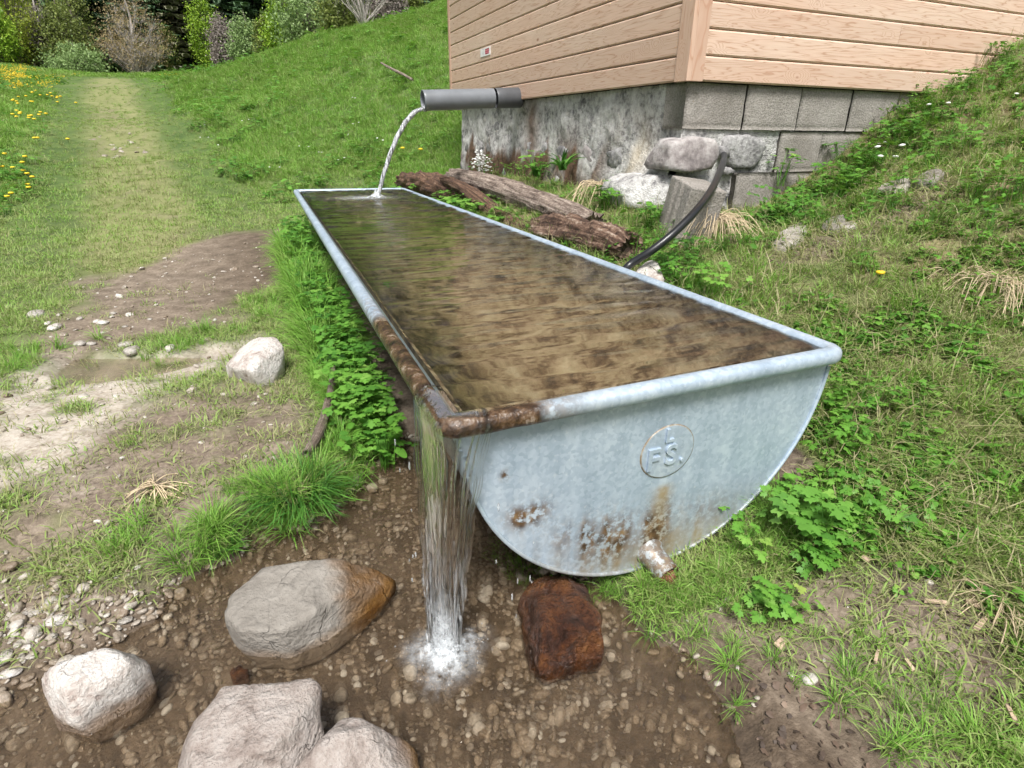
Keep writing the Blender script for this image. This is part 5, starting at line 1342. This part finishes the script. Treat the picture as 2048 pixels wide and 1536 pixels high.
emit('meadow_herbs', L_FAR, q[s_], mk['z'][s_], rng.uniform(.6, 1.5, s_.sum())*(.42+.042*d_), .60+.3*mk['n2'][s_]+rng.normal(0, .15, s_.sum()), 'broad leaved herbs among the meadow grass')
# --- right bank: low leaves, grass and dead blades
q = polar(21000, .9, 6.5, 18, 84); mk = zone(q); bare = np.clip(mk['dirt']+mk['mud'], 0, 1)
s_ = mk['ok'] & (rng.random(len(q)) < (1-.85*bare)*mk['right']*sm(-.35, .55, mk['n2']+.5*mk['n1']))
emit('low_leaves', L_SMALL, q[s_], mk['z'][s_], rng.uniform(.4, 1.15, s_.sum()), .55+.25*mk['n1'][s_]+rng.normal(0, .22, s_.sum()), 'low leafy weeds growing through the right bank', .2)
s_ = mk['ok'] & (rng.random(len(q)) < np.clip(.85+.3*bare, 0, .95)*(mk['mud'] < .4)*np.clip(mk['right']+.0, 0, 1))
emit('dead_blades', G_STRAW, q[s_], mk['z'][s_]+.004, rng.uniform(.7, 1.6, s_.sum()), .92+rng.normal(0, .1, s_.sum()), 'dead pale grass blades lying on the right bank', .25)
s_ = mk['ok'] & (rng.random(len(q)) < (1-bare)*mk['right']*.16)
emit('bank_grass', G_MID, q[s_], mk['z'][s_], rng.uniform(.35, .8, s_.sum()), .46+.25*mk['n1'][s_]+rng.normal(0, .14, s_.sum()), 'grass growing on the right bank', .25)
q = polar(3200, 1.2, 6, -30, 18); mk = zone(q); s_ = mk['ok'] & (rng.random(len(q)) < .25*(mk['mud'] < .4))
emit('dead_stems', G_STRAW, q[s_], mk['z'][s_]+.003, rng.uniform(.5, 1.0, s_.sum()), .88+rng.normal(0, .12, s_.sum()), 'dead grass stems on the trampled left ground', .2)
# --- helpers for hand placed strips: points around pixel spots on the ground
def spots(L):
    out = []
    for px, py, n_, sp in L:
        c_ = gnd(px, py)
        out.append(c_[:2]+rng.normal(0, sp, (n_, 2)))
    return np.vstack(out)
# long grass along the stream edge and under the trough
SP = [(620,965,16,.06),(560,990,14,.05),(660,950,8,.04),(700,920,8,.04),(520,1000,8,.04),(470,1035,7,.04),(440,1085,6,.03),(330,1100,5,.05),(250,1115,5,.05),(430,1115,4,.03),(715,880,6,.03),(735,855,6,.03),
      (1215,1180,8,.04),(1270,1190,8,.045),(1330,1180,8,.05),(1400,1180,7,.05),(1450,1150,7,.05),(1380,1225,4,.04),(1440,1260,3,.04),(1500,1090,12,.05),(1560,1060,12,.05),(1540,1000,8,.04),(1190,1140,8,.03),
      (1480,1330,2,.03),(1600,1345,3,.05),(1700,1375,4,.06),(1780,1400,4,.06),(1860,1430,4,.05),(2020,1520,4,.04),(1660,800,6,.03),
      (360,695,5,.08),(450,660,7,.10),(520,625,7,.10),(560,600,6,.08),(300,710,3,.06),(60,720,8,.10),(100,700,5,.08),(20,745,4,.06)]
q = spots(SP); hz_ = H(q[:, 0], q[:, 1]); d_ = np.hypot(q[:, 0]-CAM[0], q[:, 1]-CAM[1]); tr = (q[:, 0] > .07) & (q[:, 0] < 1.1) & (q[:, 1] > .05) & (q[:, 1] < 5)
ok = (hz_ > -.012) & ~tr
emit('bank_tufts', G_LONG, q[ok], hz_[ok], rng.uniform(.25, .5, ok.sum())*np.where(q[ok][:, 0] < .1, 1.4, 1.0), rng.normal(.24, .15, ok.sum()), 'long fresh grass along the stream and trough edges', .22)
n_ = 620; q = np.column_stack([rng.uniform(-.17, .03, n_), rng.uniform(.75, 4.9, n_)]); hz_ = H(q[:, 0], q[:, 1]); ok = (hz_ > -.01) & (rng.random(n_) < .3+.7*sm(-.2, .3, fbm(q*1.6, 2, 4)))
emit('trough_side_grass', G_LONG, q[ok], hz_[ok], rng.uniform(.7, 1.4, ok.sum())*np.where(q[ok][:, 1] < 2.0, .55, 1.0), rng.normal(.18, .1, ok.sum()), 'tall grass growing against the left side of the trough', .15)
# tall leafy herbs against the trough's left side
n_ = 640; y_ = rng.uniform(.50, 4.95, n_); x_ = .03-np.abs(rng.normal(0, .10, n_)); q = np.column_stack([x_, y_])
dens = np.clip(1.1*np.exp(-((y_-1.35)/.36)**2)+.9*np.exp(-((y_-2.55)/.6)**2)+.8*np.exp(-((y_-4.4)/.5)**2)+.25, 0, 1)*sm(.8, 1.05, y_)
reach = np.interp(y_, [.5, 1.0, 1.7, 2.3, 2.9, 3.6, 4.4, 5], [.04, .05, .04, .11, .17, .06, .12, .05])
ok = (rng.random(n_) < dens) & (-x_ < reach+.03); hz_ = H(q[:, 0], q[:, 1])
emit('trough_side_herbs', L_BIG+L_MID+L_WIDE, q[ok], hz_[ok], rng.uniform(.5, .85, ok.sum())*(.8+.4*(x_[ok] > -.06)), .45+rng.normal(0, .24, ok.sum())+.1*(y_[ok] < 1.6), 'bright green leafy herbs crowding the left side of the trough', .15)
# herbs below the hut, on the slope to its right and between logs
SP = [(1600,420,16,.10),(1650,400,16,.10),(1700,370,18,.12),(1745,330,18,.12),(1790,290,18,.12),(1830,250,18,.13),(1880,210,18,.14),(1940,170,18,.15),(2000,130,18,.18),(2040,200,14,.2),(1950,240,14,.2),(1880,300,14,.15),(1980,320,10,.2),(1560,450,12,.07),(1510,460,10,.06),(1630,450,12,.08),(1720,430,10,.1),(1780,400,8,.1),
      (1330,545,12,.05),(1370,530,8,.05),(1300,490,6,.04),(1345,575,6,.04),(1390,590,5,.04),(1250,520,5,.03),(1290,455,8,.06),(1500,500,5,.06),(1840,440,8,.15),(1940,420,8,.15),(2030,440,8,.15)]
q = spots(SP); mk = zone(q); ok = mk['ok']
emit('slope_herbs', L_BIG+L_MID+L_WIDE, q[ok], mk['z'][ok], rng.uniform(.38, .75, ok.sum()), .42+rng.normal(0, .17, ok.sum()), 'leafy herbs covering the slope beside the hut', .2)
SP = [(920,405,10,.05),(960,410,14,.06),(990,430,12,.05),(1015,440,6,.04),(900,395,6,.04),(840,372,5,.05),(1060,330,4,.08),(1200,385,5,.08)]
q = []
for px, py, n_, sp in SP:
    c_ = onx(px, py+12, 1.38 if px < 1030 else 1.8); q.append(np.column_stack([c_[0]+rng.normal(0, sp, n_), c_[1]+rng.normal(0, sp*2.2, n_), np.full(n_, c_[2]-.05)]))
q = np.vstack(q)
scatter('log_herbs', L_MID, q, rots(len(q), .15), s3(rng.uniform(1.1, 2.0, len(q))), np.clip(.68+rng.normal(0, .12, len(q)), 0, 1), 'light green seedlings growing between the rotten logs')
SP = [(1500,1040,5,.03),(1560,1020,6,.035),(1620,1040,8,.04),(1660,1080,7,.04),(1600,1100,6,.04),(1690,1030,5,.04),(1700,840,5,.03),(1680,870,4,.03),(1720,900,4,.04),(1540,1230,3,.02),(1760,1010,2,.05),(1470,1080,2,.02),(1950,920,2,.08),(1850,780,2,.1)]
q = spots(SP); mk = zone(q); ok = mk['ok']
emit('bank_herbs', L_MID, q[ok], mk['z'][ok], rng.uniform(.55, 1.0, ok.sum()), .58+rng.normal(0, .15, ok.sum()), 'lobed leaf herbs at the right foot of the trough', .25)
# moss and wet grass under the near end of the tub
q = np.column_stack([rng.uniform(.25, .85, 260), rng.uniform(.02, .5, 260)]); hz_ = H(q[:, 0], q[:, 1])
emit('shade_moss', G_SHORT, q, hz_, rng.uniform(.5, 1.0, len(q)), rng.normal(.12, .08, len(q)), 'dark moss below the trough')

# --- single plants one can point at
def plant(name, kind, base_pt, scale, label, cat, rotz=0, group=None, mat=None, seed=0):
    V, F, t = kind(seed); V = V*scale
    c, s = math.cos(rotz), math.sin(rotz); V = V@np.array([[c, -s, 0], [s, c, 0], [0, 0, 1]]).T+base_pt
    o = obj(name, V, F, mat or M_LEAF1, origin=base_pt); tag(o, label, cat, group)
    a = o.data.attributes.new('leaf_tone', 'FLOAT', 'POINT'); a.data.foreach_set('value', t.astype(np.float32)); return o
def leaf1(name, stops, trans=.32):
    k = NT(name); c = k.ramp(k.attr('leaf_tone', out='Fac'), stops); b = k.bsdf(Base_Color=c, Roughness=.5, Specular_IOR_Level=.35)
    tr = k.n('ShaderNodeBsdfTranslucent', {'Color': c}); return k.done(k.n('ShaderNodeMixShader', {0: trans, 1: b.outputs[0], 2: tr.outputs[0]}))
M_LEAF1 = leaf1('plant_leaf', [(0, (.03,.10,.015)), (.5, (.075,.22,.03)), (1, (.16,.34,.06))])
M_LEAF2 = leaf1('pale_plant_leaf', [(0, (.07,.19,.03)), (.5, (.14,.33,.05)), (1, (.26,.42,.10))])
strap = lambda seed: clump(26, .12, .24, .02, .026, .95, seed, 4)
herb = lambda seed: leafy(14, .10, .26, .05, .050, 6, .4, seed)
herb2 = lambda seed: leafy(16, .06, .16, .04, .055, 6, .45, seed)
plant('dock_plant', strap, onx(1072, 352, 1.86), .85, 'strap leaved plant growing from the stone base, left of a similar one', 'plant', 0, seed=91)
plant('dock_plant', strap, onx(1125, 340, 1.86), 1.0, 'strap leaved plant growing from the stone base, nearer the hut corner', 'plant', 1.0, seed=92)
plant('wall_plant', herb, ry(1560, 372, HY-.05), 1.0, 'light green herb growing against the concrete blocks', 'plant', 0, mat=M_LEAF2, seed=93)
plant('buttercup_plant', herb2, gnd(1640, 1090), 1.0, 'light green lobed leaf plant at the right foot of the trough end', 'plant', 0, mat=M_LEAF2, seed=94)
plant('lobed_plant', lambda s: leafy(5, .03, .05, .02, .055, 6, .35, s, tri=False), gnd(1545, 1225), 1.0, 'single pale lobed leaves lying on the bank below the drain', 'plant', 0, mat=M_LEAF2, seed=95)
big = plant('grass_tuft', lambda s: clump(300, .10, .19, .10, .0050, 1.25, s, 5), gnd(600, 1000), .95, 'large arching tuft of fresh grass on the stream bank left of the fall', 'grass tuft', 0, seed=96)
plant('grass_tuft', lambda s: clump(80, .04, .10, .035, .004, .7, s, 4), gnd(445, 1105), 1.0, 'small grass tuft at the water edge behind the grey boulder', 'grass tuft', 0, seed=97)
# white flowers at the foot of the wall
M_WFL = simple('white_petal', (.82,.82,.80), .5, .05, 10, 0, .001); M_YFL = simple('yellow_petal', (.80,.56,.03), .5, .15, 60, 0, .001)
wb = onx(962, 352, 1.80); wf = thing('white_flower_plant', wb, 'bushy plant with clusters of tiny white flowers at the wall foot', 'plant')
mb = MB()
for i in range(110):
    a_ = rs.uniform(0, 6.28); r_ = rs.uniform(0, 1)**.6; c_ = wb+np.array([.07*r_*math.cos(a_), .26*r_*math.sin(a_), .05+.22*rs.random()*(1.1-r_*.6)])
    mb.add(ICO[1][0]*np.array([1, 1, .5])*rs.uniform(.008, .015)+c_, ICO[1][1])
o = obj('flower_heads', mb.verts(), mb.F, M_WFL, wf); o['kind'] = 'stuff'
V, F, t = leafy(26, .08, .22, .16, .03, 3, .3, 98); o = obj('foliage', V+wb, F, M_LEAF1, wf); a = o.data.attributes.new('leaf_tone', 'FLOAT', 'POINT'); a.data.foreach_set('value', t.astype(np.float32))
# dandelions: stem and head, each its own object
def head_mesh():
    mb = MB(); V = ICO[2][0]*np.array([1, 1, .45]); V = V*(1+.15*np.sin(np.arctan2(V[:, 1], V[:, 0])*14))[:, None]; mb.add(V, ICO[2][1]); return mesh_from('flower_head', mb.verts(), mb.F)
HM = head_mesh(); HM.materials.append(M_YFL)
V, F = tube([(0, 0, 0), (.03, 0, .5), (0, .02, 1)], [.05, .045, .04], 5); SM = mesh_from('stem', V, F); SM.materials.append(M_GRASS)
def dandelion(p, h, r, label, group):
    e = thing('dandelion', p, label, 'flower', group)
    for nm, me, loc, sc_ in (('stem', SM, (0, 0, 0), (.06, .06, h)), ('flower_head', HM, (0, .02*.06, h), (r, r, r))):
        o = bpy.data.objects.new(nm, me); COL.objects.link(o); o.parent = e; o.location = loc; o.scale = sc_
rd = np.random.default_rng(17)
DL = [(14,322),(60,383),(8,345),(62,390),(28,405),(20,410),(70,372),(50,342),(55,330),(140,295),(75,296),(80,293),(95,238),(66,242),(82,242),(38,237),(155,217),(60,365),(52,358),(30,348)]
DL += [(int(rd.normal(90, 26)), int(rd.normal(203, 7))) for q in range(16)] + [(int(rd.uniform(0, 130)), int(rd.uniform(215, 260))) for q in range(12)]
for px, py in DL:
    if px < 0: continue
    q = gnd(px, py); d_ = math.hypot(*(q-CAM)[:2])
    dandelion(q, rd.uniform(.08, .13)*(1+.03*d_), min(.020+.0012*d_, .045), 'yellow dandelion in the grass of the left meadow', 'dandelions in the left meadow')
for px, py, lb_ in [(806, 309, 'yellow dandelion on the slope just left of the stone base, nearer the jet'), (842, 311, 'yellow dandelion on the slope close to the stone base'), (1754, 573, 'lone yellow dandelion on the right bank')]:
    q = gnd(px, py); d_ = math.hypot(*(q-CAM)[:2]); dandelion(q, .03+.01*d_, .011+.0025*d_, lb_, None)
k = NT('far_flower'); M_FFL = k.done(k.bsdf(Base_Color=(.78,.55,.03), Roughness=.6))
fp = proto('flower_patch', *(lambda m_: (m_.verts(), m_.F))((lambda m_: [m_.add(ICO[1][0]*np.array([1, 1, .5])*.026+np.array([rd.normal(0, .22), rd.normal(0, .22), rd.uniform(.12, .24)]), ICO[1][1]) for i in range(7)] and m_)(MB())), M_FFL)
pts = [gnd(px, py) for px, py in zip(np.abs(rd.normal(40, 42, 130)), rd.uniform(145, 185, 130)) if py < 150+px*1.6] + [gnd(px, py) for px, py in zip(rd.uniform(0, 60, 34), rd.uniform(142, 160, 34))] + [gnd(px, py) for px, py in zip(rd.uniform(280, 350, 24), rd.uniform(140, 152, 24))]
pts = np.array(pts); scatter('far_dandelions', [fp], pts, rots(len(pts), .1), s3(rd.uniform(.6, 1.3, len(pts))), np.zeros(len(pts)), 'drifts of distant yellow dandelions in the meadow')
# white daisies on the slope
dp_ = proto('daisy_patch', *(lambda m_: (m_.verts(), m_.F))((lambda m_: [m_.add(ICO[1][0]*np.array([1, 1, .4])*.016+np.array([rd.normal(0, .08), rd.normal(0, .08), rd.uniform(.06, .12)]), ICO[1][1]) for i in range(2)] and m_)(MB())), M_WFL)
pts = np.array([gnd(px, py) for px, py in [(410,262),(418,282),(486,252),(700,280),(720,265),(560,345),(600,300),(680,330),(640,310),(715,212),(760,290),(440,298),(1445,255),(1855,248),(1755,315),(1760,342),(2010,228),(1740,360)]])
scatter('small_white_flowers', [dp_], pts, rots(len(pts), .1), s3(rd.uniform(.7, 1.3, len(pts))), np.zeros(len(pts)), 'tiny white flowers dotted over the slopes')

# ================================================================ trees
def tree_leaf(name, stops, trans=.25):
    return leaf1(name, stops, trans)
M_TRUNK = simple('tree_bark', (.16,.135,.115), .9, .35, 6, .6, .03)
M_TRUNKP = simple('pale_bark', (.36,.33,.30), .9, .3, 6, .6, .03)
def decid(seed, h, w, lo, nclump, nleaf, leaf, tw=.028, dens=1.0, shape=2.0, twigs=1):
    r_ = np.random.default_rng(seed); mb = MB(); tk = h*tw
    P = np.array([(0, 0, -.3), (.02*h*r_.normal(), .02*h*r_.normal(), h*.3), (.03*h*r_.normal(), .03*h*r_.normal(), h*.62), (.03*h*r_.normal(), 0, h*.92)])
    trunk = catmull(P, 5); mb.tube(trunk, np.linspace(tk, tk*.12, len(trunk)), 8)
    h0_ = h; h = h*.86; w = w*.80
    C = []
    while len(C) < nclump:
        u = r_.uniform(-1, 1, 3)
        if np.linalg.norm(u) > 1: continue
        u *= (np.linalg.norm(u)**-.25)*.93
        zc = lo*h+(h-lo*h)*(.34+u[2]*(.66 if u[2] > 0 else .34))
        C.append((u[0]*w/2, u[1]*w/2, zc))
    C = np.array(C)
    for c_ in C:
        t0 = np.clip((c_[2]/h-.22)*.8, .12, .85); i = int(t0*(len(trunk)-1)); p0 = trunk[i]; mid = p0*.45+c_*.55+np.array([0, 0, -.04*h])
        mb.tube(np.array([p0, mid, c_]), [tk*.22, tk*.11, tk*.035], 4)
        for q in range(twigs*3):
            e = c_+r_.normal(0, w*.085, 3); mb.tube(np.array([mid*.4+c_*.6, e]), [tk*.045, tk*.018], 3)
    V, F, T = [], [], []; n0 = 0
    nl = int(nleaf*dens)
    cen = C[r_.integers(0, nclump, nl)]; off = r_.normal(0, 1, (nl, 3))*np.array([w*.085, w*.085, (h-lo*h)*.060])
    cen = cen+off*r_.uniform(.5, 1.6, (nl, 1)); N = r_.normal(0, 1, (nl, 3)); N /= np.linalg.norm(N, axis=1)[:, None]; U = np.cross(N, r_.normal(0, 1, (nl, 3))); U /= np.linalg.norm(U, axis=1)[:, None]; W_ = np.cross(N, U)
    s_ = leaf*r_.uniform(.6, 1.4, nl)[:, None]
    V = np.stack([cen-U*s_, cen-W_*s_*.55, cen+U*s_, cen+W_*s_*.55], 1).reshape(-1, 3); F = np.arange(nl*4).reshape(-1, 4)
    tone = np.clip(.5+.25*r_.normal(0, 1, nl)+.25*fbm(cen/w*5, 2, seed), 0, 1)
    return mb.verts(), mb.F, V, F, np.repeat(tone, 4)
def conifer(seed, h, w, bare=.1):
    r_ = np.random.default_rng(seed); mb = MB(); mb.tube(np.array([(0, 0, -.5), (0, 0, h*.5), (0, 0, h)]), [h*.016, h*.010, .02], 7)
    V, T = [], []; nw = int(h*1.7)
    for i in range(nw):
        t = bare+(1-bare)*(i+r_.uniform(-.3, .3))/nw; z = h*t; R = w/2*(1-t)**.8*r_.uniform(.75, 1.1)+.15
        for b in range(8):
            a = r_.uniform(0, 6.283); d = np.array([math.cos(a), math.sin(a), 0]); s_ = np.array([-d[1], d[0], 0]); L = R*r_.uniform(.7, 1.1); tn = np.clip(r_.normal(.45, .22), 0, 1)
            for j in range(5):
                u = (j+.6)/5.2; p = np.array([0, 0, z])+d*L*u+np.array([0, 0, -L*.38*u+L*.14*u*u]); wd_ = L*.20*(1.15-u)+.10; ln = L*.19
                for sg in (-1, 1):
                    q = p+s_*sg*wd_*.5; dz = r_.uniform(-.55, -.1)*wd_
                    V += [p-d*ln*.5, p+d*ln*.8, q+d*ln*1.2+s_*sg*wd_*.6+np.array([0, 0, dz]), q-d*ln*.2+s_*sg*wd_*.5+np.array([0, 0, dz])]; T += [tn]*4
                    hg = r_.uniform(.25, .6)*(.5+wd_); V += [q-s_*.25, q+s_*.25, q+s_*.12+d*.1+np.array([0, 0, -hg]), q-s_*.15+d*.08+np.array([0, 0, -hg*.8])]; T += [min(1, tn+.2)]*4
    V = np.array(V); return mb.verts(), mb.F, V, np.arange(len(V)).reshape(-1, 4), np.array(T)
def mesh_tone(name, V, F, mat, T=None, smooth=True):
    me = mesh_from(name, V, F, smooth); me.materials.append(mat)
    if T is not None: a = me.attributes.new('leaf_tone', 'FLOAT', 'POINT'); a.data.foreach_set('value', T.astype(np.float32))
    return me
TM = {}
def tree(px, dist, h, w, label, leafmat, seed, name='broadleaf_tree', lo=.15, nclump=80, nleaf=9000, leaf=.095, trunk=M_TRUNK, group=None, **kw):
    xy = azd(px, 120, dist); z = Hs(*xy)
    tv, tf, cv, cf, ct = decid(seed, h, w, lo, nclump, nleaf, leaf, **kw)
    e = thing(name, (xy[0], xy[1], z), label, 'tree', group)
    for nm, me in (('trunk', mesh_tone('trunk', tv, tf, trunk)), ('crown', mesh_tone('crown', cv, cf, leafmat, ct, False))):
        o = bpy.data.objects.new(nm, me); COL.objects.link(o); o.parent = e
    return e
TL_YG = tree_leaf('foliage_yellow_green', [(0, (0.085,0.132,0.019)), (.5, (0.248,0.310,0.039)), (1, (0.419,0.465,0.078))])
TL_OL = tree_leaf('foliage_olive', [(0, (0.062,0.093,0.022)), (.5, (0.163,0.209,0.046)), (1, (0.279,0.326,0.093))])
TL_TAN = tree_leaf('foliage_tan_buds', [(0, (0.171,0.132,0.062)), (.5, (0.349,0.271,0.132)), (1, (0.500,0.419,0.217))])
TL_GB = tree_leaf('foliage_grey_twigs', [(0, (0.155,0.132,0.116)), (.5, (0.271,0.232,0.209)), (1, (0.388,0.341,0.310))])
TL_BG = tree_leaf('foliage_bright_green', [(0, (0.078,0.155,0.012)), (.5, (0.217,0.372,0.028)), (1, (0.372,0.500,0.062))])
TL_PG = tree_leaf('foliage_pale_green', [(0, (0.093,0.155,0.046)), (.5, (0.225,0.333,0.116)), (1, (0.357,0.480,0.202))])
TL_SP = tree_leaf('foliage_spruce', [(0, (0.032,0.066,0.034)), (.5, (0.090,0.163,0.078)), (1, (0.172,0.277,0.119))], .08)
TL_SP2 = tree_leaf('foliage_spruce_brown', [(0, (0.066,0.073,0.043)), (.5, (0.172,0.178,0.105)), (1, (0.291,0.291,0.172))], .08)
tree(275, 70, 8.3, 7.0, 'round crowned tan tree with fine bare twigs standing alone at the meadow end', TL_TAN, 101, lo=.16, nclump=120, nleaf=8000, leaf=.062, trunk=M_TRUNKP, twigs=3, shape=2.6)
tree(40, 72, 8.2, 5.2, 'yellow green tree at the left, taller than the willow bush', TL_YG, 102, lo=.05, nleaf=10000)
tree(96, 73, 8.0, 4.8, 'grey brown bare tree between two green ones at the left', TL_GB, 103, lo=.10, nclump=90, nleaf=4200, leaf=.08, trunk=M_TRUNKP, twigs=3)
tree(142, 71, 7.4, 5.0, 'olive green tree just left of the gap in the forest edge', TL_OL, 104, lo=.08, nleaf=10000)
tree(-5, 66, 6.0, 4.4, 'fresh green tree cut by the left edge of the picture', TL_BG, 105, lo=.05)
tree(152, 64, 3.0, 5.2, 'low pale green willow bush at the edge of the meadow', TL_PG, 106, 'willow_bush', lo=.02, nclump=80, nleaf=4200, leaf=.09, shape=2.4)
tree(420, 78, 8.0, 4.2, 'bright green slender tree before dark spruces', TL_BG, 107, lo=.08)
tree(497, 66, 5.6, 3.8, 'pale green small tree above the shoulder of the hillside', TL_PG, 108, lo=.05)
tree(545, 62, 4.6, 3.2, 'olive small tree rising behind the hillside', TL_OL, 109, lo=.05)
tree(625, 52, 7.0, 6.4, 'broad pale green tree behind the green hillside', TL_PG, 110, lo=.05, nclump=90, nleaf=10000)
tree(700, 46, 5.6, 4.2, 'dark olive bush on top of the hillside', TL_OL, 111, lo=.05)
tree(738, 42, 8.5, 7.0, 'leafless tree with spreading grey branches above the hillside', TL_GB, 112, lo=.25, nclump=60, nleaf=500, leaf=.06, trunk=M_TRUNKP, twigs=4)
tree(800, 52, 7.0, 5.0, 'olive tree at the top edge next to the hut', TL_OL, 113, lo=.05)
tree(-70, 70, 9, 6, 'green tree just outside the left edge', TL_OL, 114, lo=.05)
for i_, (px_, d_, h_, w_, m__, nm_) in enumerate([(70, 76, 8.5, 4.0, TL_YG, 'second yellow green tree at the left, right behind the first'), (168, 77, 9.5, 4.2, TL_OL, 'tall olive tree behind the willow bush'), (335, 80, 6.0, 4.0, TL_OL, 'low olive tree right of the tan tree'), (455, 74, 6.2, 3.6, TL_GB, 'thin brownish tree between bright green and pale green trees'), (575, 60, 6.6, 4.0, TL_BG, 'fresh green tree behind the hillside, left of the broad pale one'), (660, 56, 8.0, 5.2, TL_YG, 'yellow green tree behind the hillside'), (765, 50, 6.6, 4.6, TL_GB, 'brownish leafless tree near the hut at the top edge')]):
    tree(px_, d_, h_, w_, nm_, m__, 140+i_, lo=.03)
# spruces
SPR = []
for s in range(4):
    tv, tf, cv, cf, ct = conifer(200+s, 20, 6.8+.6*s, .0)
    SPR.append((mesh_tone('trunk', tv, tf, M_TRUNK), mesh_tone('crown', cv, cf, TL_SP if s != 2 else TL_SP2, ct, False)))
rt = np.random.default_rng(31)
row = [(px, rt.uniform(80, 88)) for px in (-60, 15, 60, 118, 185, 215, 320, 352, 385, 455, 480, 530, 585, 650, 715, 790, 860)] + [(px, rt.uniform(92, 102)) for px in np.arange(-90, 930, 34)] + [(px, rt.uniform(108, 124)) for px in np.arange(-110, 960, 42)]
for i, (px, d_) in enumerate(row):
    xy = azd(px+rt.uniform(-8, 8), 120, d_); s = 2 if (330 < px < 400 and d_ < 90) else int(rt.choice([0, 1, 3, 0, 1, 3, 2]))
    e = thing('spruce_tree', (xy[0], xy[1], Hs(*xy)-.2), ['dark green spruce standing in the forest behind the meadow', 'dark green spruce standing in the forest behind the meadow', 'brownish green spruce standing in the forest behind the meadow', 'dark green spruce standing in the forest behind the meadow'][s], 'tree', 'brownish spruces in the forest' if s == 2 else 'dark spruces in the forest')
    k_ = rt.uniform(.8, 1.25); e.scale = (k_, k_, k_*rt.uniform(.9, 1.15)); e.rotation_euler = (0, 0, rt.uniform(0, 6.28))
    for nm, me in (('trunk', SPR[s][0]), ('crown', SPR[s][1])):
        o = bpy.data.objects.new(nm, me); COL.objects.link(o); o.parent = e
# pale dead trunk at the forest gap
xy = azd(193, 120, 74); V, F = tube(np.array([(xy[0], xy[1], Hs(*xy)-.3), (xy[0]-.25, xy[1], Hs(*xy)+2.0), (xy[0]-.7, xy[1], Hs(*xy)+4.2)]), [.13, .10, .05], 8)
o = obj('dead_trunk', V, F, M_TRUNKP, origin=(xy[0], xy[1], Hs(*xy))); tag(o, 'thin pale leaning dead trunk at the forest edge', 'tree trunk')
# farm track
tp = [gnd(200, 150)[:2]*0+azd(px, 140, d_) for px, d_ in ((165, 69), (200, 68.5), (235, 68), (272, 67), (300, 66))]
L_ = []; 
for p in tp: L_ += [(p[0], p[1]-.5, Hs(p[0], p[1]-.5)+.10), (p[0], p[1]+.9, Hs(p[0], p[1]+.9)+.14)]
trk = obj('farm_track', L_, [(2*i, 2*i+2, 2*i+3, 2*i+1) for i in range(4)], simple('track_gravel', (.50,.47,.42), .9)); tag(trk, 'pale gravel track before the trees', None, kind='structure')
# dry stump-like post on the hillside shoulder
pt = gnd(441, 132); mb = MB()
mb.tube(catmull([pt+np.array([0, 0, -.1]), pt+np.array([.02, 0, .5]), pt+np.array([.0, 0, 1.0])], 4), [.10]*5+[.09, .08, .07, .05], 8)
o = obj('broken_post', mb.verts(), mb.F, M_TRUNKP, origin=pt); tag(o, 'short pale broken post on the shoulder of the hillside', 'post')
for me in bpy.data.meshes: me.update()
